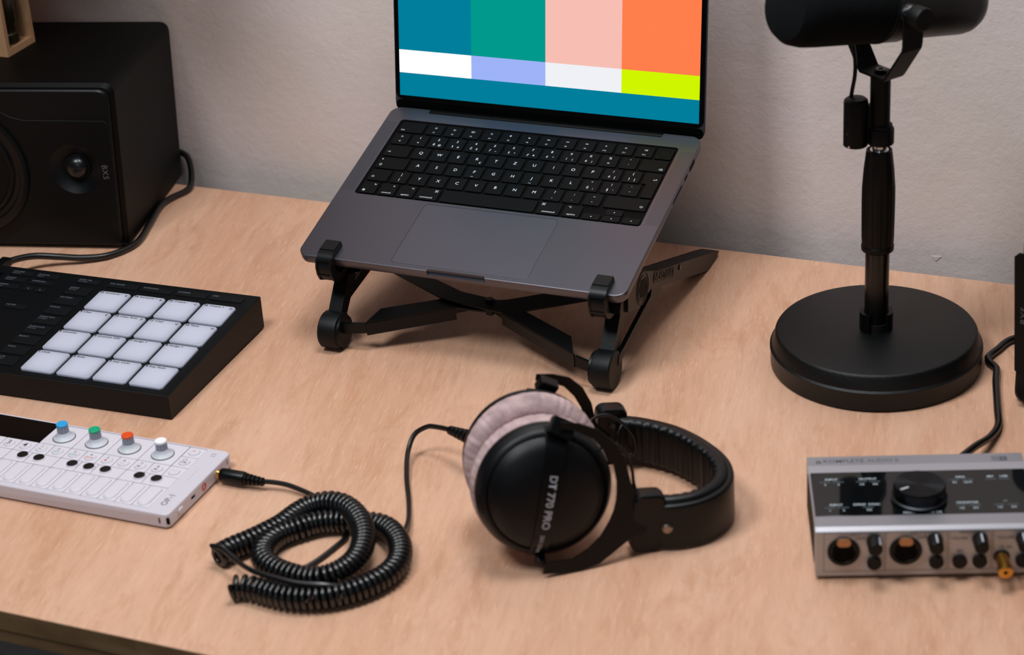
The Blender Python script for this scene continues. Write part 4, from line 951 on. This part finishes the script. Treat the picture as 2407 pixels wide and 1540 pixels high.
alab('S/PDIF  SYNC', 39.7, 35.3); abar(36.5, 44.5, 31.7); alab('5/6', 41, 28, 0.0030); alab('MAIN VOLUME 1/2', 79, 23.0)
km = bpy.data.materials.new('turned_knob'); km.use_nodes = True; kb_ = km.node_tree.nodes['Principled BSDF']
kb_.inputs['Base Color'].default_value = lin('303236'); kb_.inputs['Metallic'].default_value = 1.0; kb_.inputs['Roughness'].default_value = 0.28; kb_.inputs['Anisotropic'].default_value = 0.85
tg = km.node_tree.nodes.new('ShaderNodeTangent'); tg.direction_type = 'RADIAL'; tg.axis = 'Z'; km.node_tree.links.new(tg.outputs[0], kb_.inputs['Tangent'])
KX, KY = 0.0785, 0.0420
bm = B(); lathe(bm, [(0.0202, 0), (0.0206, 0.0010), (0.0206, 0.0030), (0.0194, 0.0036), (0.0192, 0.0120), (0.0184, 0.0130), (0.0182, 0.0130), (0.0, 0.0128)], 72)
kn = finish('volume_knob', bm, km, ifc); kn.location = (KX, KY, IH - 0.0006)
bm = B(); bm2 = Matrix.Translation((KX, KY, IH + 0.0124)) @ Matrix.Rotation(math.radians(208), 4, 'Z')
slab(bm, 0.0095, -0.0007, 0.0165, 0.0007, 0.0, 0.00015, r=0.0005, bev=0); bm.transform(Matrix.Translation((-KX, -KY, -(IH - 0.0006))) @ bm2)
finish('pointer_line', bm, mat('pointer_white', 'C8CCD0', 0.5), kn)
# front panel
def fcyl(name, x, z, r, y0, y1, m, parent=None, bev=0.0004, n=28):
    bm = B(); cyl(bm, (x/1000, y0/1000, z/1000), (x/1000, y1/1000, z/1000), r/1000, n, bev); return finish(name, bm, m, parent or ifc)
for x in (20.2, 64.8):
    bm = B(); mwx = Matrix.Translation((x/1000, 0, 0.0240)) @ Matrix.Rotation(PI/2, 4, 'X')
    lathe(bm, [(0.0118, -0.0008), (0.0118, 0.0010), (0.0110, 0.0016), (0.0088, 0.0016), (0.0082, 0.0004), (0.0082, -0.0010)], 40, mwx, cap=True); s = finish('combo_socket', bm, M_GRIP, ifc)
    bm = B(); lathe(bm, [(0.0080, -0.0008), (0.0080, 0.0008), (0.0045, 0.0008), (0.0040, 0.0001)], 36, mwx); finish('socket_core', bm, M_WELL, s)
    bm = B(); prism(bm, rrect(x/1000 - 0.0050, 0.0300, x/1000 + 0.0050, 0.0362, 0.0030, 5), -0.0034, -0.0012, lambda a, b, c: (a, c, b)); finish('release_tab', bm, mat('tab_brass', 'B08662', 0.35, 0.8), s)
for x, ang in ((42.0, -40), (85.5, -5), (117.5, -5), (148.5, 10)):
    bm = B(); mwx = Matrix.Translation((x/1000, 0, 0.0330)) @ Matrix.Rotation(PI/2, 4, 'X')
    lathe(bm, [(0.0056, 0), (0.0058, 0.0006), (0.0052, 0.0125), (0.0046, 0.0132), (0, 0.0132)], 28, mwx); kf = finish('gain_knob', bm, M_GRIP, ifc)
    a = math.radians(ang); cxn, czn = x/1000 - math.sin(a)*-0.0, 0.0330
    bm = B(); slab(bm, -0.0005, -0.0124, 0.0005, -0.0020, 0.0, 0.0004, r=0.0002, bev=0)
    q = Matrix.Translation((x/1000, 0, 0.0330)) @ Matrix.Rotation(-a, 4, 'Y') @ Matrix.Translation((0, 0, 0.0053))
    bm.transform(q); finish('pointer_line', bm, mat('pointer_pale', 'C9CEDA', 0.5), kf)
for x in (42.3, 86.9, 103.7, 117.9, 148.6): fcyl('push_knob', x, 14.6, 5.3, 0, -3.4, M_GRIP)
fcyl('phones_socket', 133.6, 17.4, 6.0, 0, -0.8, M_DARKT)
g = fcyl('gold_adapter', 133.6, 17.4, 4.6, -0.6, -16, M_GOLD, bev=0.0008); g['label'] = 'gold-plated jack adapter plugged in'
bm = B(); lathe(bm, [(0.0052, 0.0), (0.0052, 0.0050), (0.0046, 0.0054), (0.0016, 0.0054), (0.0015, 0.0030)], 32, Matrix.Translation((0.1336, -0.016, 0.0174)) @ Matrix.Rotation(PI/2, 4, 'X')); finish('adapter_flange', bm, M_GOLD, g)
fcyl('adapter_hole', 133.6, 17.4, 1.5, -21.2, -21.5, M_WELL, g, bev=0)
for x0, x1 in ((5.8, 49.6), (50.4, 94.4), (95.6, 126.0), (127.0, 158.5)):
    bm = B()
    o1 = [(x0/1000, 0.0068), (x1/1000, 0.0068), (x1/1000, 0.0400), (x0/1000, 0.0400)]; i_ = 0.0003
    o2 = [(o1[0][0] + i_, o1[0][1] + i_), (o1[1][0] - i_, o1[1][1] + i_), (o1[2][0] - i_, o1[2][1] - i_), (o1[3][0] + i_, o1[3][1] - i_)]
    loft(bm, [[(x, -0.0001 + 0.0003*(z - 0.003)/0.037, z) for x, z in oo] for oo in (o1, o2)], cap=False); finish('printed_frame', bm, MATS['grey_blue_print'], ifc, smooth=False)
FM = Matrix.Translation((0, -0.00008, 0)) @ Matrix.Rotation(PI/2, 4, 'X')
for s, x, z in (('INPUT 1', 30, 38), ('GAIN', 32, 35), ('INPUT 2', 73.5, 38), ('GAIN', 76, 35), ('MONITOR', 110, 38.4), ('VOLUME', 103, 33.5), ('ON', 103.7, 23), ('VOLUME', 136, 33.5), ('1/2  3/4', 136, 25.5), ('\u25e0', 143, 38)):
    label3d(s, 0.0030, (x/1000, z/1000, 0), ifc, M_DARKT, mw=FM, name='lettering')

# ------------------------------------------------------------------ headphones
HN = Vector((0.56, -0.83, 0)).normalized(); HH = Vector((0.83, 0.56, 0)).normalized(); HM = Vector((0.175, -0.067, 0))
hp = thing('headphones', 'black studio headphones with grey velour ear cushions and coiled cable', 'headphones', HM)
be, al = math.radians(10.5), math.radians(14.5)
def cupframe(h, n, z, sgn):
    wv = (HN * math.cos(be) + Vector((0, 0, math.sin(be)))).normalized()
    hvv = (HH * math.cos(al) - Vector((0, 0, math.sin(al)))); hvv = (hvv - wv * hvv.dot(wv)).normalized()
    sv = wv.cross(hvv).normalized()
    c = HH * h + HN * n + Vector((0, 0, z))
    if sgn > 0: X, Y, Z = hvv, sv, wv
    else: X, Y, Z = hvv, sv, -wv
    return Matrix(((X.x, Y.x, Z.x, c.x), (X.y, Y.y, Z.y, c.y), (X.z, Y.z, Z.z, c.z), (0, 0, 0, 1)))
def domez(s):   # height of the dome strip above the rim plane
    a = abs(s); T = [(0.0, 0.0252), (0.0200, 0.0246), (0.0340, 0.0222), (0.0410, 0.0182), (0.0460, 0.0132), (0.0500, 0.0090), (0.06, 0.0)]
    for (x0, y0), (x1, y1) in zip(T, T[1:]):
        if a <= x1: return y0 + (y1 - y0) * (a - x0) / (x1 - x0) + 0.0014
    return 0.0
def make_cup(h, n, z, sgn, w1):
    Mx = cupframe(h, n, z, sgn)
    bm = B(); rings = []; N_ = 240
    for r, q in ((0.0440, -0.0010), (0.0505, -0.0020), (0.0528, -0.0070), (0.0530, -0.0130), (0.0510, -0.0185), (0.0460, -0.0222), (0.0390, -0.0225), (0.0330, -0.0190), (0.0310, -0.0100), (0.0310, 0.0)):
        wr_ = 0.003 if r > 0.052 else 0.010
        ring = []
        for i in range(N_):
            t_ = 2*PI*i/N_; k_ = 1 + wr_ * (math.sin(41*t_ + 2*math.sin(5*t_)) * 0.6 + 0.5*math.sin(67*t_ + 3*math.sin(3*t_)))
            ring.append(tuple(Mx @ Vector((r * k_ * math.cos(t_), r * k_ * math.sin(t_), q))))
        rings.append(ring)
    loft(bm, rings); finish('ear_cushion', bm, M_CUSH, hp, angle=70)
    bm = B(); lathe(bm, [(0.0440, -0.0016), (0.0512, -0.0012), (0.0518, 0.0), (0.0518, 0.0035), (0.0508, 0.0055), (0.0490, 0.0100), (0.0472, 0.0125), (0.0462, 0.0130), (0.0452, 0.0136), (0.0446, 0.0128), (0.0438, 0.0136), (0.0410, 0.0180), (0.0340, 0.0222), (0.0200, 0.0246), (0.0, 0.0252)], 80, Mx)
    cup = finish('ear_cup', bm, M_CUP, hp, angle=28)
    # strip across the dome
    bm = B(); rings = []; n_ = 28
    for i in range(n_ + 1):
        s = -0.0500 + 0.1000 * i / n_; zz = domez(s); hw = 0.0072 + 0.0010 * (s / 0.05)
        rings.append([tuple(Mx @ Vector((x, s, q))) for x, q in ((-hw, zz - 0.006), (-hw, zz), (hw, zz), (hw, zz - 0.006))])
    loft(bm, rings); stp = finish('name_strip', bm, M_STRIP, cup, angle=40)
    if sgn > 0:
        for body, size, s0, x, o_, m_ in (('DT 770 PRO', 0.0080, 0.0185, 0.0004, 0.00020, M_STXT), ('250 OHM', 0.0042, -0.0290, -0.0004, 0.00006, M_STXT)):
            me = text_mesh(body, size, offset=o_, align='LEFT')
            for v in me.vertices:
                tx, ty = v.co.x, v.co.y; s = s0 - tx
                v.co = Mx @ Vector((x + ty, s, domez(s) + 0.00012))
            me.materials.clear(); me.materials.append(m_)
            o = bpy.data.objects.new('lettering', me); COL.objects.link(o); o.parent = cup
    # pivot clips
    for sg in (1, -1):
        bm = B(); q_ = (1.2 if sgn > 0 else 1.0) if sg > 0 else 0.5; slab(bm, -0.0078*q_, -0.0058*q_, 0.0078*q_, 0.0058*q_, 0, 0.0095, r=0.0015, bev=0.0010, both=True, n=3)
        bm.transform(Mx @ Matrix.Translation((0.003 if sgn > 0 else 0.008, sg * 0.0495, 0.0105)) @ Matrix.Rotation(-0.45 * sg, 4, 'X') @ Matrix.Rotation(-0.3, 4, 'Z')); finish('pivot_clip', bm, M_STRIP, cup, angle=30)
    # flat steel fork round the cup
    out = [(0.000, 0.0585), (0.014, 0.0585), (0.030, 0.0545), (0.044, 0.0450), (0.055, 0.0310), (0.062, 0.0150), (0.070, 0.0040), (0.080, 0.0000), (0.080, -0.0240), (0.070, -0.0280), (0.060, -0.0380), (0.048, -0.0500), (0.034, -0.0560), (0.020, -0.0590), (0.006, -0.0600)]
    inn = [(0.000, 0.0535), (0.012, 0.0525), (0.026, 0.0475), (0.037, 0.0385), (0.046, 0.0275), (0.0505, 0.0150), (0.0520, 0.0060), (0.0525, 0.0000), (0.0520, -0.0080), (0.0500, -0.0160), (0.0450, -0.0285), (0.0370, -0.0385), (0.0260, -0.0475), (0.0130, -0.0500), (0.006, -0.0518)]
    bm = B(); rings = []
    for (a, b2), (c, d) in zip(out, inn):
        f = lambda x: 0.0205 + (w1 - 0.0205) * max(0, (x / 0.078)) ** 1.3
        rings.append([tuple(Mx @ Vector(p)) for p in ((a, b2, f(a)), (c, d, f(c)), (c, d, f(c) + 0.0016), (a, b2, f(a) + 0.0016))])
    rings = [[(p_[0], p_[1], max(p_[2], 0.0004)) for p_ in r_] for r_ in rings]
    loft(bm, rings); finish('fork', bm, M_YOKE, hp, angle=30)
    return Mx
MN = make_cup(-0.0745, 0.0535, 0.0590, 1, 0.0140)
MF = make_cup(-0.0745, 0.0060, 0.0595, -1, 0.0680)
# sliders
for n_, z_ in ((0.0680, 0.0260), (-0.0660, 0.0260)):
    c = HH * (0.0 if n_ > 0 else 0.0035) + HN * n_ + Vector((0, 0, z_))
    Mx = Matrix.Translation(c) @ Matrix.Rotation(math.atan2(HH.y, HH.x), 4, 'Z') @ Matrix.Rotation(0.12, 4, 'Y')
    bm = B(); loft(bm, [[tuple(Mx @ Vector((x, y, z))) for x, z in rrect(-0.0125, -0.0245, 0.0125, 0.0245, 0.0070, 6, i)] for i, y in ((0.0020, -0.0075), (0.0005, -0.0065), (0, -0.004), (0, 0.004), (0.0005, 0.0065), (0.0020, 0.0075))])
    sld = finish('slider_block', bm, M_STRIP, hp, angle=40)
    bm = B(); s_ = -1 if n_ > 0 else -1
    cyl(bm, Mx @ Vector((0, -0.0072, 0.010)), Mx @ Vector((0, -0.0085, 0.010)), 0.0028, 16, 0.0004); 
    if n_ < 0: finish('screw', bm, M_TUBE, sld)
    else: bm.free()
# headband
bp_ = [(0.146, -0.010), (0.170, -0.0085), (0.198, -0.0135), (0.2260, -0.0285), (0.2480, -0.0490), (0.2575, -0.0745), (0.2500, -0.0990), (0.2320, -0.1140), (0.2130, -0.1190)]
path = catmull([(x - HM.x, y - HM.y, 0.0) for x, y in bp_], 0.0012)
def band(name, off0, off1, zlo, zhi, m, wr=0.0, a0=0.0, a1=1.0, rnd=0.004):
    bm = B(); rings = []; P_ = path[int(a0*(len(path)-1)):int(a1*(len(path)-1)) + 1]; acc = 0
    for i, p in enumerate(P_):
        t = (P_[min(i+1, len(P_)-1)] - P_[max(i-1, 0)]).normalized(); nr = Vector((t.y, -t.x, 0))     # points to the inside of the ring
        acc += 0.0012; f = i / (len(P_) - 1); fade = min(1, f * 7, (1 - f) * 7) if wr else 0
        rip = wr * fade * (math.sin(acc * 2*PI / 0.0074 + 0.8*math.sin(acc*90)) * 0.6 + 0.4*math.sin(acc * 2*PI / 0.0031))
        r = rnd; ring = []
        for u, v in rrect(off0, zlo, off1, zhi, r, 4):
            k = (u - off0) / (off1 - off0); uu = u + (rip if k > 0.6 else 0)
            endt = 1.0
            ring.append(tuple(p + nr * uu + Vector((0, 0, v))))
        rings.append(ring)
    loft(bm, rings); return finish(name, bm, m, hp, angle=60)
band('headband_shell', -0.0075, -0.0010, 0.0020, 0.0400, M_LEATH, rnd=0.0028)
band('headband_pad', -0.0030, 0.0085, 0.0050, 0.0430, M_LEATH, wr=0.0013, a0=0.03, a1=0.97, rnd=0.0048)
bm = B()
pr_ = Vector((0.2290, -0.1250, 0)) - HM; cyl(bm, pr_ + Vector((-0.0020, 0.0080, 0.0210)), pr_ + Vector((0.0014, -0.0004, 0.0210)), 0.0042, 20, 0.0012)
finish('rivet', bm, mat('rivet_nickel', '8F8279', 0.3, 0.9), hp)
# thin signal wires from cups to the sliders
def hpv(h, n, z): return HH*h + HN*n + Vector((0, 0, z))
for pts in ([hpv(-0.0316, 0.058, 0.0859), hpv(-0.026, 0.058, 0.0899), hpv(-0.0183, 0.058, 0.0885), hpv(-0.0109, 0.058, 0.0791), hpv(-0.007, 0.058, 0.0659), hpv(-0.0063, 0.059, 0.0531), hpv(-0.0035, 0.062, 0.0400)],
            [hpv(-0.022, -0.036, 0.054), hpv(-0.0088, -0.045, 0.0551), hpv(0.0028, -0.045, 0.0518), hpv(0.0142, -0.045, 0.0399), hpv(0.0197, -0.045, 0.0283), hpv(0.0193, -0.045, 0.0176), hpv(0.0144, -0.045, 0.0144), hpv(0.0086, -0.045, 0.0181), hpv(0.0052, -0.045, 0.0227), hpv(0.0057, -0.045, 0.0347), hpv(0.0106, -0.050, 0.0405)]):
    bm = B(); tube(bm, catmull(pts, 0.003), 0.0013, 8); finish('thin_wire', bm, M_CAB, hp)
# cable: boot on the far cup, lead, coil, lead, plug
W = lambda x, y, z: Vector((x, y, z)) - HM
boot0 = (0.0310, -0.0570, 0.0320)
lead1 = [(0.0380, -0.0618, 0.0340), (0.0171, -0.0503, 0.0300), (0.0021, -0.0463, 0.0280), (-0.0053, -0.0456, 0.0260), (-0.0151, -0.0498, 0.0190), (-0.0153, -0.0635, 0.0090), (-0.0043, -0.0895, 0.0035), (0.0118, -0.1198, 0.0025), (0.0247, -0.1476, 0.0040), (0.0321, -0.1701, 0.0080), (0.0380, -0.1830, 0.0095), (0.0455, -0.2040, 0.0095), (0.0463, -0.2230, 0.0095), (0.0370, -0.2480, 0.0095), (0.0270, -0.2590, 0.0100)]
bm = B(); tube(bm, catmull([W(*p) for p in lead1], 0.003), 0.00215, 10); finish('straight_lead', bm, M_CAB, hp)
for i in range(4):
    a = Vector(lead1[0]).lerp(Vector(lead1[1]), -0.10 + 0.245*i) - HM; d = (Vector(lead1[1]) - Vector(lead1[0])).normalized()
    bm = B(); cyl(bm, a, a + d * 0.0042, 0.0056 - 0.0005*i, 20, 0.0006); cyl(bm, a, a + d * 0.0062, 0.0038, 16); finish('strain_relief', bm, M_STRIP, hp)
cp = [(-0.0896,-0.2463),(-0.0844,-0.2330),(-0.0760,-0.2194),(-0.0691,-0.2061),(-0.0629,-0.1913),(-0.0589,-0.1722),(-0.0525,-0.1570),(-0.0424,-0.1489),(-0.0302,-0.1484),(-0.0177,-0.1544),(-0.0057,-0.1653),(0.0036,-0.1785),(0.0096,-0.1924),(0.0131,-0.2068),(0.0136,-0.2205),(0.0102,-0.2336),(0.0025,-0.2451),(-0.0078,-0.2513),(-0.0215,-0.2512),(-0.0359,-0.2483),(-0.0480,-0.2430),(-0.0562,-0.2349),(-0.0604,-0.2238),(-0.0598,-0.2111),(-0.0553,-0.2002),(-0.0477,-0.1914),(-0.0409,-0.1828),(-0.0326,-0.1770),(-0.0249,-0.1738),(-0.0148,-0.1714),(-0.0028,-0.1693),(0.0099,-0.1685),(0.0213,-0.1729),(0.0342,-0.1846),(0.0429,-0.1990),(0.0469,-0.2129),(0.0463,-0.2267),(0.0422,-0.2384),(0.0360,-0.2492),(0.0276,-0.2591),(0.0149,-0.2690),(0.0002,-0.2752),(-0.0164,-0.2776),(-0.0352,-0.2763),(-0.0496,-0.2750),(-0.0600,-0.2762)]
lift = {5: .001, 6: .003, 7: .0055, 8: .008, 9: .010, 10: .0115, 11: .012, 12: .011, 13: .009, 14: .0065, 15: .004, 16: .002}
cps, flat = [], []
cp[-3:] = [(-0.0440, -0.2752), (-0.0530, -0.2768), (-0.0585, -0.2800)]
for i, (x, y) in enumerate(cp):
    dzv = lift.get(i, 0.0)          # where the coil climbs over itself it leans towards the front
    cps.append(W(x + 0.81*dzv, y - 1.76*dzv, 0.0096 + dzv)); flat.append(W(x, y, 0.0096))
def even(pts, n=40):
    P = [Vector(p) for p in pts]; P = [P[0]*2 - P[1]] + P + [P[-1]*2 - P[-2]]; out = []
    for i in range(1, len(P) - 2):
        a, b, c, d = P[i-1:i+3]
        for k in range(n):
            t = k / n; out.append(0.5 * ((2*b) + (c - a)*t + (2*a - 5*b + 4*c - d)*t*t + (3*b - a - 3*c + d)*t*t*t))
    out.append(P[-2]); return out
cen = even(cps); fl = even(flat)
bm = B(); fr = frames(cen); acc = 0.0; RH = 0.0075; hel = []
for i, (p, t, a, b2) in enumerate(fr):
    if i: acc += (fl[i] - fl[i-1]).length
    hel.append((acc, p, a, b2))
total = acc; npt = int(total / 0.0047 * 14); helix = []; k = 0
for q in range(npt + 1):
    s = total * q / npt
    while k < len(hel) - 2 and hel[k+1][0] < s: k += 1
    u = (s - hel[k][0]) / max(1e-9, hel[k+1][0] - hel[k][0])
    p = hel[k][1].lerp(hel[k+1][1], u); a = hel[k][2].lerp(hel[k+1][2], u); b2 = hel[k][3].lerp(hel[k+1][3], u)
    ph = 2*PI*s/0.0047 - PI*0.42*max(0, (s - (total - 0.022)) / 0.0047)      # the last turns are pulled apart
    helix.append(p + (a * math.cos(ph) + b2 * math.sin(ph)) * RH)
tube(bm, helix, 0.00215, 8); finish('coiled_cord', bm, M_COIL, hp, angle=80)
over = [(-0.0900, -0.2400, 0.0160), (-0.0931, -0.2460, 0.0185), (-0.0828, -0.2475, 0.0190), (-0.0640, -0.2580, 0.0180), (-0.0440, -0.2690, 0.0205), (-0.0212, -0.2730, 0.0210), (-0.0028, -0.2730, 0.0205), (0.0140, -0.2680, 0.0195), (0.0250, -0.2610, 0.0150), (0.0290, -0.2570, 0.0100)]
over[0] = tuple(helix[0] + HM)
bm = B(); tube(bm, catmull([W(*p) for p in over], 0.003), 0.0021, 10); finish('straight_lead', bm, M_CAB, hp)
plugl = [(-0.1090, -0.1350, 0.0075), (-0.0980, -0.1330, 0.0070), (-0.0854, -0.1330, 0.0060), (-0.0640, -0.1370, 0.0035), (-0.0480, -0.1440, 0.0024), (-0.0320, -0.1560, 0.0024), (-0.0200, -0.1700, 0.0024), (-0.0132, -0.1830, 0.0024), (-0.0142, -0.1958, 0.0024), (-0.0198, -0.2209, 0.0024), (-0.0287, -0.2390, 0.0024), (-0.0420, -0.2570, 0.0024), (-0.0540, -0.2690, 0.0030), (-0.0600, -0.2740, 0.0030)]
plugl[-1] = tuple(helix[-1] + HM)
bm = B(); tube(bm, catmull([W(*p) for p in plugl], 0.003), 0.0021, 10); finish('straight_lead', bm, M_CAB, hp)
pl0 = W(-0.1531, -0.1360, 0.0075)
def PX(x, y=0, z=0): return pl0 + Vector((x, y, z))
QM = Matrix.Translation(pl0) @ Matrix.Rotation(PI/2, 4, 'Y')
bm = B(); lathe(bm, [(0.0034, 0.0006), (0.0036, 0.0012), (0.0033, 0.0018), (0.0036, 0.0024), (0.0033, 0.0030), (0.0036, 0.0036), (0.0034, 0.0048)], 28, QM); gp = finish('gold_collar', bm, M_GOLD, hp)
bm = B(); lathe(bm, [(0.0050, 0.0040), (0.0056, 0.0050), (0.0058, 0.0090), (0.0058, 0.0250), (0.0054, 0.0262)], 32, QM @ Matrix.Translation((0, 0, 0))); finish('plug', bm, M_STRIP, hp)
for i in range(5):
    x = 0.0264 + 0.0036*i; r = 0.0050 - 0.00035*i
    bm = B(); lathe(bm, [(r - 0.0008, x), (r, x + 0.0006), (r, x + 0.0021), (r - 0.0008, x + 0.0027), (r - 0.0016, x + 0.0030), (r - 0.0016, x + 0.0038)], 20, QM); finish('strain_relief', bm, M_STRIP, hp)

# ------------------------------------------------------------------ loose cables
def cable(name, label, pts, r):
    bm = B(); tube(bm, catmull(pts, 0.004), r, 12)
    return tag(finish(name, bm, M_CAB, None), label, 'cable')
c = cable('speaker_cable', 'black cable running from behind the left speaker to the pad controller', [(-0.560, 0.4275, 0.024), (-0.535, 0.4275, 0.023), (-0.512, 0.4235, 0.020), (-0.497, 0.4080, 0.0145), (-0.4855, 0.3880, 0.0060), (-0.4820, 0.3720, 0.0036), (-0.4880, 0.3500, 0.0036), (-0.4880, 0.3270, 0.0036), (-0.4740, 0.2810, 0.0036), (-0.4640, 0.2400, 0.0036), (-0.4740, 0.2090, 0.0040), (-0.4935, 0.1920, 0.0060), (-0.5150, 0.1800, 0.0100), (-0.5330, 0.1660, 0.0150), (-0.5440, 0.1480, 0.0180), (-0.5480, 0.1330, 0.0185)], 0.0034)
bm = B(); slab(bm, -0.0055, 0.0, 0.0055, 0.026, -0.004, 0.004, r=0.0015, bev=0.001, both=True)
o = finish('cable_plug', bm, M_CAB, c, mw=Matrix.Translation((-0.5480, 0.1180, 0.0185)) @ Matrix.Rotation(0.03, 4, 'Z'))
cable('interface_cable', 'black cable looping past the microphone stand to the audio interface', [(0.470, 0.330, 0.0036), (0.440, 0.302, 0.0036), (0.4080, 0.2790, 0.0036), (0.3990, 0.2560, 0.0036), (0.3945, 0.2400, 0.0036), (0.3985, 0.2300, 0.0036), (0.4050, 0.2225, 0.0036), (0.4100, 0.1970, 0.0036), (0.4200, 0.1540, 0.0036), (0.4260, 0.1270, 0.0040), (0.4245, 0.1010, 0.0070), (0.4180, 0.0700, 0.0140), (0.4080, 0.0300, 0.0180), (0.4010, 0.0060, 0.0185)], 0.0032)
